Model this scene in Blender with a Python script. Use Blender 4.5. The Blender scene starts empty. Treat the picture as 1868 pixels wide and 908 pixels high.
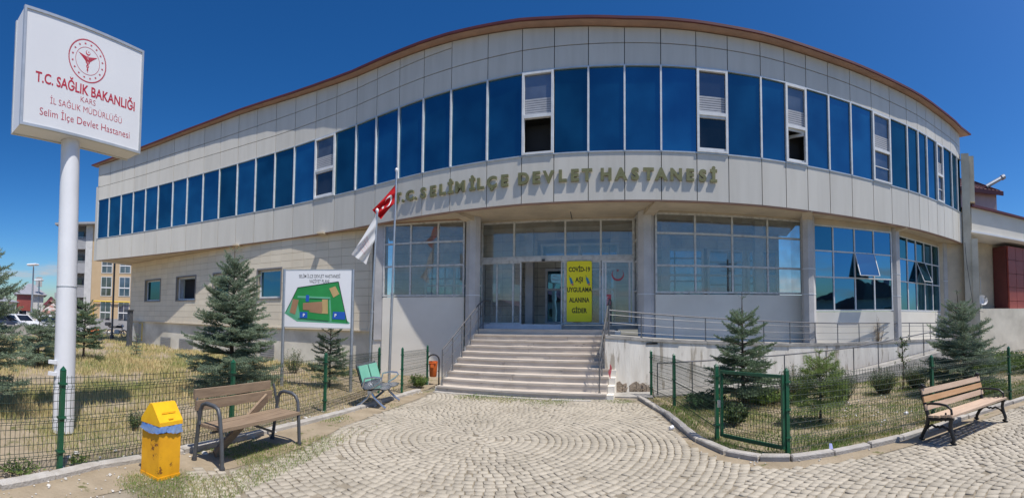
import bpy, math, random
import numpy as np
from mathutils import Matrix, Vector
R = math.radians
random.seed(7); RNG = np.random.default_rng(7)
S = bpy.context.scene
COL = S.collection

# ------------------------------------------------------------------ camera (phone panorama: cylindrical lens)
K = 800.0; CU = 934.0; CV = 561.43; EYE = 1.62
PITCH, ROLL = 0.042454, 0.008737
_cp, _sp, _cr, _sr = math.cos(PITCH), math.sin(PITCH), math.cos(ROLL), math.sin(ROLL)
ROT = np.array([[_cr, 0, _sr], [0, 1, 0], [-_sr, 0, _cr]]) @ np.array([[1, 0, 0], [0, _cp, _sp], [0, -_sp, _cp]])
cam = bpy.data.cameras.new('camera'); camo = bpy.data.objects.new('camera', cam); COL.objects.link(camo); S.camera = camo
cam.type = 'PANO'; cam.panorama_type = 'CENTRAL_CYLINDRICAL'
cam.central_cylindrical_radius = 1
cam.central_cylindrical_range_u_min = -CU / K; cam.central_cylindrical_range_u_max = (1868 - CU) / K
cam.central_cylindrical_range_v_min = (CV - 908) / K; cam.central_cylindrical_range_v_max = CV / K
cam.clip_start = 0.05; cam.clip_end = 20000
m4 = Matrix(((ROT[0][0], ROT[2][0], -ROT[1][0]), (ROT[0][1], ROT[2][1], -ROT[1][1]), (ROT[0][2], ROT[2][2], -ROT[1][2]))).to_4x4()
m4.translation = (0, 0, EYE); camo.matrix_world = m4

def ray(u, v):
    a = (u - CU) / K
    d = np.array([math.sin(a), math.cos(a), (CV - v) / K]) @ ROT
    return d
def gp(u, v, z=0.0):            # pixel of the photo -> point at height z
    d = ray(u, v); t = (z - EYE) / d[2]; return (d[0] * t, d[1] * t)
def pr(u, r, v=600):            # pixel column and ground distance -> plan point
    d = ray(u, v); h = math.hypot(d[0], d[1]); return (d[0] / h * r, d[1] / h * r)
def zv(u, v, r):                # height of a pixel at ground distance r
    d = ray(u, v); return EYE + d[2] * r / math.hypot(d[0], d[1])

# ------------------------------------------------------------------ light
SUN_AZ, SUN_EL = 130.5, 63.5    # clockwise from +Y
sd = Vector((math.sin(R(SUN_AZ)) * math.cos(R(SUN_EL)), math.cos(R(SUN_AZ)) * math.cos(R(SUN_EL)), math.sin(R(SUN_EL))))
sl = bpy.data.lights.new('sun', 'SUN'); so = bpy.data.objects.new('sun', sl); COL.objects.link(so)
sl.energy = 5.0; sl.angle = R(0.53); sl.color = (1.0, 0.955, 0.88)
so.rotation_euler = (-sd).to_track_quat('-Z', 'Y').to_euler(); so.location = (0, 0, 40)
W = bpy.data.worlds.new('World'); S.world = W; W.use_nodes = True
wn = W.node_tree; wl = wn.links
bg = wn.nodes['Background']; bg.inputs[1].default_value = 0.058
sky = wn.nodes.new('ShaderNodeTexSky'); sky.sky_type = 'NISHITA'; sky.sun_disc = False
sky.sun_elevation = R(SUN_EL); sky.sun_rotation = R(SUN_AZ); sky.altitude = 0; sky.air_density = 1.0; sky.dust_density = 1.0; sky.ozone_density = 4.0
# deeper, more saturated mountain sky
gm = wn.nodes.new('ShaderNodeGamma'); gm.inputs[1].default_value = 1.4; wl.new(sky.outputs[0], gm.inputs[0])
dt = wn.nodes.new('ShaderNodeVectorMath'); dt.operation = 'DOT_PRODUCT'; dt.inputs[1].default_value = (-.1333, -.1333, -.1333); wl.new(gm.outputs[0], dt.inputs[0])
sc_ = wn.nodes.new('ShaderNodeVectorMath'); sc_.operation = 'MULTIPLY_ADD'; sc_.inputs[1].default_value = (1.4, 1.4, 1.4); wl.new(gm.outputs[0], sc_.inputs[0]); wl.new(dt.outputs['Value'], sc_.inputs[2])
mxm = wn.nodes.new('ShaderNodeVectorMath'); mxm.operation = 'MAXIMUM'; wl.new(sc_.outputs[0], mxm.inputs[0])
# a few low cumulus clouds near the horizon, by sky direction
tc = wn.nodes.new('ShaderNodeTexCoord'); sx = wn.nodes.new('ShaderNodeSeparateXYZ'); wl.new(tc.outputs['Generated'], sx.inputs[0])
mp = wn.nodes.new('ShaderNodeMapping'); mp.inputs['Scale'].default_value = (5, 5, 26); mp.inputs['Location'].default_value = (1.3, 0.4, 0.0); wl.new(tc.outputs['Generated'], mp.inputs[0])
nz = wn.nodes.new('ShaderNodeTexNoise'); nz.inputs['Scale'].default_value = 1.0; nz.inputs['Detail'].default_value = 7; nz.inputs['Roughness'].default_value = 0.58; wl.new(mp.outputs[0], nz.inputs[0])
rp = wn.nodes.new('ShaderNodeMapRange'); rp.inputs[1].default_value = 0.50; rp.inputs[2].default_value = 0.66; wl.new(nz.outputs[0], rp.inputs[0])
e1 = wn.nodes.new('ShaderNodeMapRange'); e1.inputs[1].default_value = 0.035; e1.inputs[2].default_value = 0.075; wl.new(sx.outputs[2], e1.inputs[0])
e2 = wn.nodes.new('ShaderNodeMapRange'); e2.inputs[1].default_value = 0.145; e2.inputs[2].default_value = 0.095; wl.new(sx.outputs[2], e2.inputs[0])
m1 = wn.nodes.new('ShaderNodeMath'); m1.operation = 'MULTIPLY'; wl.new(e1.outputs[0], m1.inputs[0]); wl.new(e2.outputs[0], m1.inputs[1])
m2 = wn.nodes.new('ShaderNodeMath'); m2.operation = 'MULTIPLY'; wl.new(rp.outputs[0], m2.inputs[0]); wl.new(m1.outputs[0], m2.inputs[1])
mc = wn.nodes.new('ShaderNodeMix'); mc.data_type = 'RGBA'; wl.new(m2.outputs[0], mc.inputs[0]); wl.new(mxm.outputs[0], mc.inputs[6]); mc.inputs[7].default_value = (9, 9.2, 9.8, 1)
wl.new(mc.outputs[2], bg.inputs[0])
S.view_settings.view_transform = 'Standard'; S.view_settings.look = 'None'; S.view_settings.exposure = 0.0; S.view_settings.gamma = 1.0
S.cycles.max_bounces = 8; S.cycles.transparent_max_bounces = 16; S.cycles.sample_clamp_indirect = 6
try:
    S.cycles.use_denoising = True
except Exception: pass

# ------------------------------------------------------------------ materials
MATS = {}
def principled(name):
    m = bpy.data.materials.new(name); m.use_nodes = True
    return m, m.node_tree, m.node_tree.nodes['Principled BSDF']
def mat(name, col, rough=0.6, metal=0.0, col2=None, scale=3.0, detail=5, bump=0.0, bscale=None, spec=0.5, coords='Object', island=0.0, lo=0.35, hi=0.65, stretch=None, spots=None):
    """procedural material: base colour varied by noise, optional random per island, bump, spots=(colour, scale, threshold)"""
    if name in MATS: return MATS[name]
    m, nt, b = principled(name); L = nt.links
    b.inputs['Roughness'].default_value = rough; b.inputs['Metallic'].default_value = metal; b.inputs['Specular IOR Level'].default_value = spec
    t = nt.nodes.new('ShaderNodeTexCoord'); src = t.outputs[coords]
    if stretch:
        mp_ = nt.nodes.new('ShaderNodeMapping'); mp_.inputs['Scale'].default_value = stretch; L.new(src, mp_.inputs[0]); src = mp_.outputs[0]
    if col2 is None: col2 = tuple(c * 0.86 for c in col)
    n = nt.nodes.new('ShaderNodeTexNoise'); n.inputs['Scale'].default_value = scale; n.inputs['Detail'].default_value = detail; n.inputs['Roughness'].default_value = 0.6; L.new(src, n.inputs[0])
    mr = nt.nodes.new('ShaderNodeMapRange'); mr.inputs[1].default_value = lo; mr.inputs[2].default_value = hi; L.new(n.outputs[0], mr.inputs[0])
    mx = nt.nodes.new('ShaderNodeMix'); mx.data_type = 'RGBA'; mx.inputs[6].default_value = (*col, 1); mx.inputs[7].default_value = (*col2, 1); L.new(mr.outputs[0], mx.inputs[0])
    out = mx.outputs[2]
    if island:
        g = nt.nodes.new('ShaderNodeNewGeometry'); hr = nt.nodes.new('ShaderNodeMapRange'); hr.inputs[3].default_value = 1 - island; hr.inputs[4].default_value = 1 + island; L.new(g.outputs['Random Per Island'], hr.inputs[0])
        hs = nt.nodes.new('ShaderNodeHueSaturation'); L.new(out, hs.inputs['Color']); L.new(hr.outputs[0], hs.inputs['Value']); out = hs.outputs[0]
    if spots:
        n2 = nt.nodes.new('ShaderNodeTexNoise'); n2.inputs['Scale'].default_value = spots[1]; n2.inputs['Detail'].default_value = 6; n2.inputs['Roughness'].default_value = 0.65; L.new(src, n2.inputs[0])
        r2 = nt.nodes.new('ShaderNodeMapRange'); r2.inputs[1].default_value = spots[2]; r2.inputs[2].default_value = spots[2] + 0.06; L.new(n2.outputs[0], r2.inputs[0])
        mx2 = nt.nodes.new('ShaderNodeMix'); mx2.data_type = 'RGBA'; L.new(r2.outputs[0], mx2.inputs[0]); L.new(out, mx2.inputs[6]); mx2.inputs[7].default_value = (*spots[0], 1); out = mx2.outputs[2]
    L.new(out, b.inputs['Base Color'])
    if bump:
        n3 = nt.nodes.new('ShaderNodeTexNoise'); n3.inputs['Scale'].default_value = bscale or scale * 6; n3.inputs['Detail'].default_value = 5; L.new(src, n3.inputs[0])
        bp = nt.nodes.new('ShaderNodeBump'); bp.inputs['Strength'].default_value = bump; bp.inputs['Distance'].default_value = 0.02; L.new(n3.outputs[0], bp.inputs['Height']); L.new(bp.outputs[0], b.inputs['Normal'])
    MATS[name] = m; return m

def glass_mirror(name, tint, deep, fac=0.6, rough=0.02, wav=0.02):
    """coated reflective glazing: coloured mirror over a dark body"""
    m, nt, b = principled(name); L = nt.links; nt.nodes.remove(b)
    o = nt.nodes['Material Output']
    gl = nt.nodes.new('ShaderNodeBsdfGlossy'); gl.inputs['Roughness'].default_value = rough
    ob_ = nt.nodes.new('ShaderNodeObjectInfo'); tm = nt.nodes.new('ShaderNodeMix'); tm.data_type = 'RGBA'; L.new(ob_.outputs['Random'], tm.inputs[0]); tm.inputs[6].default_value = (tint[0] * .6, tint[1] * .66, tint[2] * .55, 1); tm.inputs[7].default_value = (tint[0] * 1.1, tint[1] * 1.05, tint[2] * 1.12, 1); L.new(tm.outputs[2], gl.inputs['Color'])
    df = nt.nodes.new('ShaderNodeBsdfDiffuse')
    t = nt.nodes.new('ShaderNodeTexCoord'); n = nt.nodes.new('ShaderNodeTexNoise'); n.inputs['Scale'].default_value = 1.3; n.inputs['Detail'].default_value = 2; L.new(t.outputs['Object'], n.inputs[0])
    bp = nt.nodes.new('ShaderNodeBump'); bp.inputs['Strength'].default_value = wav; bp.inputs['Distance'].default_value = 0.1; L.new(n.outputs[0], bp.inputs['Height'])
    wn_ = nt.nodes.new('ShaderNodeTexWhiteNoise'); wn_.noise_dimensions = '1D'; L.new(ob_.outputs['Random'], wn_.inputs['W']); v1 = nt.nodes.new('ShaderNodeVectorMath'); v1.operation = 'MULTIPLY_ADD'; v1.inputs[1].default_value = (.05, .05, .05); v1.inputs[2].default_value = (-.025, -.025, -.025); L.new(wn_.outputs['Color'], v1.inputs[0])
    v2 = nt.nodes.new('ShaderNodeVectorMath'); v2.operation = 'ADD'; L.new(v1.outputs[0], v2.inputs[0]); L.new(bp.outputs[0], v2.inputs[1]); v3 = nt.nodes.new('ShaderNodeVectorMath'); v3.operation = 'NORMALIZE'; L.new(v2.outputs[0], v3.inputs[0]); L.new(v3.outputs[0], gl.inputs['Normal'])
    g = nt.nodes.new('ShaderNodeNewGeometry'); mr = nt.nodes.new('ShaderNodeMapRange'); mr.inputs[3].default_value = 0.75; mr.inputs[4].default_value = 1.3; L.new(g.outputs['Random Per Island'], mr.inputs[0])
    oi = nt.nodes.new('ShaderNodeObjectInfo'); mr2 = nt.nodes.new('ShaderNodeMapRange'); mr2.inputs[3].default_value = 0.7; mr2.inputs[4].default_value = 1.35; L.new(oi.outputs['Random'], mr2.inputs[0])
    n2 = nt.nodes.new('ShaderNodeTexNoise'); n2.inputs['Scale'].default_value = 9; n2.inputs['Detail'].default_value = 8; n2.inputs['Roughness'].default_value = 0.8; L.new(t.outputs['Object'], n2.inputs[0])
    sp = nt.nodes.new('ShaderNodeMapRange'); sp.inputs[1].default_value = 0.72; sp.inputs[2].default_value = 0.8; sp.inputs[4].default_value = 0.35; L.new(n2.outputs[0], sp.inputs[0])
    cb = nt.nodes.new('ShaderNodeMix'); cb.data_type = 'RGBA'; cb.blend_type = 'MULTIPLY'; cb.inputs[0].default_value = 1; cb.inputs[6].default_value = (*deep, 1); L.new(mr2.outputs[0], cb.inputs[7])
    n4 = nt.nodes.new('ShaderNodeTexNoise'); n4.inputs['Scale'].default_value = .9; n4.inputs['Detail'].default_value = 3; L.new(t.outputs['Object'], n4.inputs[0]); r4 = nt.nodes.new('ShaderNodeMapRange'); r4.inputs[1].default_value = .35; r4.inputs[2].default_value = .65; r4.inputs[3].default_value = .4; r4.inputs[4].default_value = 1.9; L.new(n4.outputs[0], r4.inputs[0])
    c4 = nt.nodes.new('ShaderNodeMix'); c4.data_type = 'RGBA'; c4.blend_type = 'MULTIPLY'; c4.inputs[0].default_value = 1; L.new(cb.outputs[2], c4.inputs[6]); L.new(r4.outputs[0], c4.inputs[7])
    c2 = nt.nodes.new('ShaderNodeMix'); c2.data_type = 'RGBA'; L.new(sp.outputs[0], c2.inputs[0]); L.new(c4.outputs[2], c2.inputs[6]); c2.inputs[7].default_value = (.5, .5, .5, 1)
    L.new(c2.outputs[2], df.inputs['Color'])
    lw = nt.nodes.new('ShaderNodeLayerWeight'); lw.inputs[0].default_value = 0.35
    fr = nt.nodes.new('ShaderNodeMapRange'); fr.inputs[3].default_value = fac; fr.inputs[4].default_value = 1.0; L.new(lw.outputs['Fresnel'], fr.inputs[0])
    ms = nt.nodes.new('ShaderNodeMixShader'); L.new(fr.outputs[0], ms.inputs[0]); L.new(df.outputs[0], ms.inputs[1]); L.new(gl.outputs[0], ms.inputs[2]); L.new(ms.outputs[0], o.inputs[0])
    MATS[name] = m; return m
def glass_clear(name, refl=0.12, dirt_haze=0.06, tint=(.97, .985, .98)):
    m, nt, b = principled(name); L = nt.links; nt.nodes.remove(b)
    o = nt.nodes['Material Output']
    tr = nt.nodes.new('ShaderNodeBsdfTransparent'); tr.inputs[0].default_value = (*tint, 1)
    gl = nt.nodes.new('ShaderNodeBsdfGlossy'); gl.inputs['Roughness'].default_value = 0.01; gl.inputs['Color'].default_value = (.8, .8, .78, 1)
    df = nt.nodes.new('ShaderNodeBsdfDiffuse'); df.inputs[0].default_value = (.55, .55, .52, 1)  # pale diffuse film: some dirt, raised to paint brightness over the dim lobby
    lw = nt.nodes.new('ShaderNodeLayerWeight'); lw.inputs[0].default_value = 0.3
    fr = nt.nodes.new('ShaderNodeMapRange'); fr.inputs[3].default_value = refl; fr.inputs[4].default_value = 1.0; L.new(lw.outputs['Fresnel'], fr.inputs[0])
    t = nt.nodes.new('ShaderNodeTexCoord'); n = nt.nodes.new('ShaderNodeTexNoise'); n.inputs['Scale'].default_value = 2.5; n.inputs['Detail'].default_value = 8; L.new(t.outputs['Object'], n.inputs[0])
    dm = nt.nodes.new('ShaderNodeMapRange'); dm.inputs[1].default_value = .35; dm.inputs[2].default_value = .7; dm.inputs[3].default_value = dirt_haze * .5; dm.inputs[4].default_value = dirt_haze * 1.6; L.new(n.outputs[0], dm.inputs[0])
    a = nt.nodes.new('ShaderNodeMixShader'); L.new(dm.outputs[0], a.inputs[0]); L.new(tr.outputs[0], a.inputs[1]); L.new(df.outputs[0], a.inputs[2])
    ms = nt.nodes.new('ShaderNodeMixShader'); L.new(fr.outputs[0], ms.inputs[0]); L.new(a.outputs[0], ms.inputs[1]); L.new(gl.outputs[0], ms.inputs[2]); L.new(ms.outputs[0], o.inputs[0])
    MATS[name] = m; return m
def leafmat(name, ca, cb, rough=0.55, trans=0.25, nscale=2.0, ramp=None):
    """foliage: colour by random island between ca and cb with clumps by noise, slight translucency"""
    m, nt, b = principled(name); L = nt.links; o = nt.nodes['Material Output']
    b.inputs['Roughness'].default_value = rough; b.inputs['Specular IOR Level'].default_value = 0.25
    g = nt.nodes.new('ShaderNodeNewGeometry'); t = nt.nodes.new('ShaderNodeTexCoord')
    n = nt.nodes.new('ShaderNodeTexNoise'); n.inputs['Scale'].default_value = nscale; n.inputs['Detail'].default_value = 3; L.new(t.outputs['Object'], n.inputs[0])
    ad = nt.nodes.new('ShaderNodeMath'); ad.operation = 'MULTIPLY_ADD'; L.new(g.outputs['Random Per Island'], ad.inputs[0]); ad.inputs[1].default_value = 0.6
    mr = nt.nodes.new('ShaderNodeMapRange'); mr.inputs[1].default_value = .35; mr.inputs[2].default_value = .65; mr.inputs[3].default_value = 0; mr.inputs[4].default_value = .5; L.new(n.outputs[0], mr.inputs[0]); L.new(mr.outputs[0], ad.inputs[2])
    if ramp:
        cr = nt.nodes.new('ShaderNodeValToRGB'); els = cr.color_ramp.elements
        for i, (p, c) in enumerate(ramp):
            e = els[i] if i < 2 else els.new(p)
            e.position = p; e.color = (*c, 1)
        L.new(ad.outputs[0], cr.inputs[0]); out = cr.outputs[0]
    else:
        mx = nt.nodes.new('ShaderNodeMix'); mx.data_type = 'RGBA'; mx.inputs[6].default_value = (*ca, 1); mx.inputs[7].default_value = (*cb, 1); L.new(ad.outputs[0], mx.inputs[0]); out = mx.outputs[2]
    L.new(out, b.inputs['Base Color'])
    if trans:
        tl = nt.nodes.new('ShaderNodeBsdfTranslucent'); L.new(out, tl.inputs[0]); ms = nt.nodes.new('ShaderNodeMixShader'); ms.inputs[0].default_value = trans
        L.new(b.outputs[0], ms.inputs[1]); L.new(tl.outputs[0], ms.inputs[2]); L.new(ms.outputs[0], o.inputs[0])
    MATS[name] = m; return m

# ------------------------------------------------------------------ mesh helpers
class MB:
    def __init__(self): self.v = []; self.f = []; self.m = []; self.mats = []
    def mi(self, m):
        if m is None: return 0
        if m not in self.mats: self.mats.append(m)
        return self.mats.index(m)
    def add(self, vs, fs, m=None):
        n = len(self.v); self.v += [tuple(map(float, p)) for p in vs]; k = self.mi(m)
        for f in fs: self.f.append(tuple(i + n for i in f)); self.m.append(k)
    def hexa(self, p, m=None):      # 8 points: bottom ring, top ring
        self.add(p, [(3, 2, 1, 0), (4, 5, 6, 7), (0, 1, 5, 4), (1, 2, 6, 5), (2, 3, 7, 6), (3, 0, 4, 7)], m)
    def box(self, c, s, rz=0, m=None, rx=0, ry=0):
        M_ = Matrix.Rotation(rz, 3, 'Z') @ Matrix.Rotation(ry, 3, 'Y') @ Matrix.Rotation(rx, 3, 'X')
        x, y, z = (a / 2 for a in s); c = Vector(c)
        self.hexa([c + M_ @ Vector(q) for q in [(-x, -y, -z), (x, -y, -z), (x, y, -z), (-x, y, -z), (-x, -y, z), (x, -y, z), (x, y, z), (-x, y, z)]], m)
    def bar(self, a, b, w, h, m=None, up=(0, 0, 1)):
        a = Vector(a); b = Vector(b); d = (b - a).normalized(); u = Vector(up)
        if abs(d.dot(u)) > .98: u = Vector((0, 1, 0))
        s = d.cross(u).normalized() * w / 2; t = s.cross(d).normalized() * h / 2
        self.hexa([a - s - t, b - s - t, b + s - t, a + s - t, a - s + t, b - s + t, b + s + t, a + s + t], m)
    def tube(self, pts, r, n=8, m=None, cap=True, close=False):
        pts = [Vector(p) for p in pts]; N = len(pts); vs = []; fs = []
        rr = r if isinstance(r, (list, tuple)) else [r] * N
        prev = None
        for i, p in enumerate(pts):
            d = (pts[min(i + 1, N - 1)] - pts[max(i - 1, 0)])
            if d.length < 1e-9: d = Vector((0, 0, 1))
            d.normalize()
            if prev is None:
                s = d.cross(Vector((0, 0, 1)))
                if s.length < .05: s = d.cross(Vector((0, 1, 0)))
            else: s = prev - d * prev.dot(d)
            s.normalize(); prev = s; t = d.cross(s)
            for k in range(n):
                a = 2 * math.pi * k / n; vs.append(p + (s * math.cos(a) + t * math.sin(a)) * rr[i])
        for i in range(N - 1):
            for k in range(n): fs.append((i * n + k, i * n + (k + 1) % n, (i + 1) * n + (k + 1) % n, (i + 1) * n + k))
        if cap: fs.append(tuple(range(n))[::-1]); fs.append(tuple((N - 1) * n + k for k in range(n)))
        self.add(vs, fs, m)
    def prism(self, poly, z0, z1, m=None):
        n = len(poly)
        a = sum(poly[i][0] * poly[(i + 1) % n][1] - poly[(i + 1) % n][0] * poly[i][1] for i in range(n))
        if a < 0: poly = poly[::-1]
        self.add([(x, y, z0) for x, y in poly] + [(x, y, z1) for x, y in poly],
                 [tuple(range(n))[::-1], tuple(range(n, 2 * n))] + [(i, (i + 1) % n, (i + 1) % n + n, i + n) for i in range(n)], m)
    def plan(self, p0, p1, z0, z1, d0, d1, g0=0, g1=None, m=None):
        """upright slab between plan points (seen left to right), d0..d1 outward towards the viewer; g = shrink at the ends"""
        if g1 is None: g1 = g0
        x0, y0 = p0; x1, y1 = p1; L_ = math.hypot(x1 - x0, y1 - y0); t = ((x1 - x0) / L_, (y1 - y0) / L_); n = (t[1], -t[0])
        a = (x0 + t[0] * g0, y0 + t[1] * g0); b = (x1 - t[0] * g1, y1 - t[1] * g1)
        za0, zb0 = z0 if isinstance(z0, tuple) else (z0, z0); za1, zb1 = z1 if isinstance(z1, tuple) else (z1, z1)
        P = lambda q, d, z: (q[0] + n[0] * d, q[1] + n[1] * d, z)
        self.hexa([P(a, d1, za0), P(b, d1, zb0), P(b, d0, zb0), P(a, d0, za0), P(a, d1, za1), P(b, d1, zb1), P(b, d0, zb1), P(a, d0, za1)], m)
    def bevel_box(self, c, s, bv=.01, m=None, rz=0):
        x, y, z = (a / 2 for a in s); M_ = Matrix.Rotation(rz, 3, 'Z'); c = Vector(c)
        ring = lambda ix, iy, zz: [(-ix, -iy, zz), (ix, -iy, zz), (ix, iy, zz), (-ix, iy, zz)]
        vs = ring(x - bv, y - bv, -z) + ring(x, y, -z + bv) + ring(x, y, z - bv) + ring(x - bv, y - bv, z)
        fs = [(3, 2, 1, 0), (12, 13, 14, 15)]
        for k in range(3):
            for i in range(4): fs.append((k * 4 + i, k * 4 + (i + 1) % 4, k * 4 + 4 + (i + 1) % 4, k * 4 + 4 + i))
        self.add([c + M_ @ Vector(p) for p in vs], fs, m)
    def build(self, name, m=None, parent=None, world=True, smooth=False, label=None):
        me = bpy.data.meshes.new(name)
        vs = self.v
        if parent is not None and world:
            iv = WM[parent.name].inverted(); vs = [tuple(iv @ Vector(p)) for p in vs]
        me.from_pydata(vs, [], self.f)
        if self.mats:
            for q in self.mats: me.materials.append(q)
            me.polygons.foreach_set('material_index', self.m)
        elif m: me.materials.append(m)
        if smooth:
            me.polygons.foreach_set('use_smooth', [True] * len(me.polygons))
            try: me.set_sharp_from_angle(angle=R(40))
            except Exception: pass
        me.update()
        o = bpy.data.objects.new(name, me); COL.objects.link(o)
        WM[o.name] = Matrix.Identity(4)
        if parent is not None:
            o.parent = parent; WM[o.name] = WM[parent.name].copy()
        if label: o['label'] = label
        return o
WM = {}
def mesh_np(name, verts, faces, m, parent=None, smooth=False):
    """fast mesh from numpy arrays; faces: (n,3) or (n,4); verts in the parent's space"""
    me = bpy.data.meshes.new(name); nv = len(verts); nf, k = faces.shape
    me.vertices.add(nv); me.vertices.foreach_set('co', np.asarray(verts, np.float32).ravel())
    me.loops.add(nf * k); me.loops.foreach_set('vertex_index', faces.astype(np.int32).ravel())
    me.polygons.add(nf); me.polygons.foreach_set('loop_start', np.arange(0, nf * k, k, dtype=np.int32))
    try: me.polygons.foreach_set('loop_total', np.full(nf, k, np.int32))
    except Exception: pass
    me.update(calc_edges=True)
    me.materials.append(m)
    if smooth: me.polygons.foreach_set('use_smooth', [True] * nf)
    o = bpy.data.objects.new(name, me); COL.objects.link(o); WM[o.name] = Matrix.Identity(4)
    if parent is not None: o.parent = parent; WM[o.name] = WM[parent.name].copy()
    return o
def thing(name, label, cat, loc=(0, 0, 0), rz=0, group=None):
    o = bpy.data.objects.new(name, None); COL.objects.link(o); o.empty_display_size = .2
    o.location = loc; o.rotation_euler = (0, 0, rz); o['label'] = label; o['category'] = cat
    if group: o['group'] = group
    WM[o.name] = Matrix.Translation(Vector(loc)) @ Matrix.Rotation(rz, 4, 'Z')
    return o
def tag(o, label, cat, group=None, kind=None):
    o['label'] = label; o['category'] = cat
    if group: o['group'] = group
    if kind: o['kind'] = kind
    return o
def struct(o): o['kind'] = 'structure'; return o
def copy_tree(o, parent=None):
    c = o.copy(); COL.objects.link(c); c.parent = parent
    for ch in list(o.children): copy_tree(ch, c)
    return c
def text_mb(mb, body, size, M_, m=None, depth=.004, bold=0.0, align='CENTER', spacing=1.0, xscale=1.0, width=None):
    """write text into a mesh builder; M_ maps text space (x right, y up, z out) to the builder's space"""
    cu = bpy.data.curves.new('t', 'FONT'); cu.body = body; cu.size = size; cu.extrude = depth / 2; cu.offset = bold; cu.align_x = align; cu.resolution_u = 3; cu.space_character = spacing
    ob = bpy.data.objects.new('t', cu); COL.objects.link(ob)
    dg = bpy.context.evaluated_depsgraph_get(); me = bpy.data.meshes.new_from_object(ob.evaluated_get(dg))
    if width: xs = [v.co.x for v in me.vertices]; xscale = width / (max(xs) - min(xs))
    sc = Matrix.Diagonal((xscale, 1, 1, 1))
    vs = [M_ @ (sc @ v.co) for v in me.vertices]; mb.add(vs, [tuple(p.vertices) for p in me.polygons], m)
    bpy.data.objects.remove(ob); bpy.data.curves.remove(cu); bpy.data.meshes.remove(me)
def arc(cx, cy, r, a0, a1, n=10): return [(cx + r * math.cos(R(a0 + (a1 - a0) * i / n)), cy + r * math.sin(R(a0 + (a1 - a0) * i / n))) for i in range(n + 1)]

# ================================================================== MATERIAL LIST
soil_m = mat('soil', (.36, .29, .20), .95, col2=(.26, .205, .135), scale=2.2, bump=.6, bscale=28, spots=((.12, .12, .04), 3.5, .60))
plaza_soil = mat('joint sand', (.30, .255, .19), .95, col2=(.19, .16, .115), scale=4, bump=.5, bscale=40, spots=((.10, .11, .04), 1.7, .62))
cobble_m = mat('cobble stone', (.43, .38, .30), .85, col2=(.33, .29, .225), scale=.9, bump=.3, bscale=60, island=.09, lo=.4, hi=.75, spots=((.27, .225, .165), 5.0, .60))
kerb_m = mat('concrete kerb', (.46, .43, .39), .9, col2=(.34, .31, .27), scale=5, bump=.5, bscale=50, island=.08)
asphalt_m = mat('asphalt', (.09, .09, .09), .9, col2=(.065, .065, .065), scale=1)
clad_m = mat('aluminium composite panel', (.625, .59, .52), .42, col2=(.54, .505, .435), scale=2.2, island=.03, stretch=(1.6, 1.6, .16), spec=.5, lo=.42, hi=.85)
joint_m = mat('dark joint', (.035, .035, .035), .9)
tile_joint = mat('tile joint', (.38, .33, .25), .9)
white_fr = mat('white frame', (.72, .73, .74), .5, col2=(.6, .61, .62), scale=5)
old_fr = mat('old painted frame', (.62, .62, .60), .6, col2=(.42, .41, .39), scale=9, lo=.45, hi=.7)
tile_m = mat('beige stone tile', (.76, .67, .52), .6, col2=(.70, .61, .465), scale=1.2, island=.05)
render_m = mat('cream rendered wall', (.78, .735, .65), .9, col2=(.71, .665, .58), scale=.9, bump=.2, bscale=30)
plinth_m = mat('cream plinth', (.77, .72, .60), .9, col2=(.52, .48, .39), scale=.7, bump=.2, bscale=20)
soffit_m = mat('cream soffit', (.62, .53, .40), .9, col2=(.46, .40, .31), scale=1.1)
ret_m = mat('weathered retaining wall', (.78, .735, .65), .92, col2=(.62, .57, .49), scale=1.8, bump=.4, bscale=14, stretch=(2.2, 2.2, .3), spots=((.40, .35, .28), 2.4, .56))
conc_m = mat('worn concrete', (.40, .38, .35), .92, col2=(.27, .255, .23), scale=3, bump=.5, bscale=25)
stone_step = mat('step stone', (.60, .53, .45), .8, col2=(.46, .40, .335), scale=2.2, bump=.25, bscale=30, stretch=(.7, 2, 3), lo=.38, hi=.7, spots=((.30, .26, .22), 3.5, .63))
col_m = mat('painted column', (.58, .555, .53), .75, col2=(.45, .435, .42), scale=1.5)
maroon_m = mat('maroon roof metal', (.13, .03, .03), .45, col2=(.10, .025, .025), scale=2)
eave_m = mat('eave board', (.42, .27, .20), .7, col2=(.33, .21, .16), scale=4, stretch=(.4, .4, 2))
steel_m = mat('brushed steel', (.20, .20, .205), .5, .6, col2=(.15, .15, .155), scale=12)
galv_m = mat('galvanised steel', (.50, .52, .54), .45, .8, col2=(.42, .44, .46), scale=8)
green_p = mat('green fence paint', (.012, .105, .05), .4, col2=(.010, .08, .04), scale=9)
wire_m = mat('dark green wire', (.010, .03, .018), .6)
white_p = mat('white painted metal', (.74, .74, .75), .35, col2=(.69, .69, .70), scale=2.5)
sign_f = mat('white sign face', (.76, .76, .77), .35, col2=(.73, .73, .74), scale=1)
alu_m = mat('aluminium trim', (.62, .63, .62), .4, .5, col2=(.52, .53, .52), scale=5)
red_ink = mat('red lettering', (.52, .03, .055), .5)
red_ink2 = mat('faded red lettering', (.58, .10, .12), .5)
black_ink = mat('dark grey lettering', (.06, .06, .065), .6)
gold_m = mat('olive gold letters', (.25, .235, .105), .45, .25, col2=(.20, .185, .08), scale=6)
yellow_p = mat('yellow paint', (.90, .52, .012), .42, col2=(.80, .40, .01), scale=4, spots=((.20, .07, .02), 13, .70))
yellow_rust = mat('rusty yellow paint', (.85, .42, .012), .5, col2=(.72, .33, .01), scale=5, spots=((.16, .055, .02), 11, .60))
bag_m = mat('blue plastic bag', (.05, .17, .50), .25, col2=(.22, .30, .45), scale=7, bump=.4, bscale=22)
wood_old = mat('weathered bench plank', (.30, .215, .14), .8, col2=(.21, .145, .095), scale=2.5, stretch=(1, 9, 9), bump=.3, bscale=20)
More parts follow.
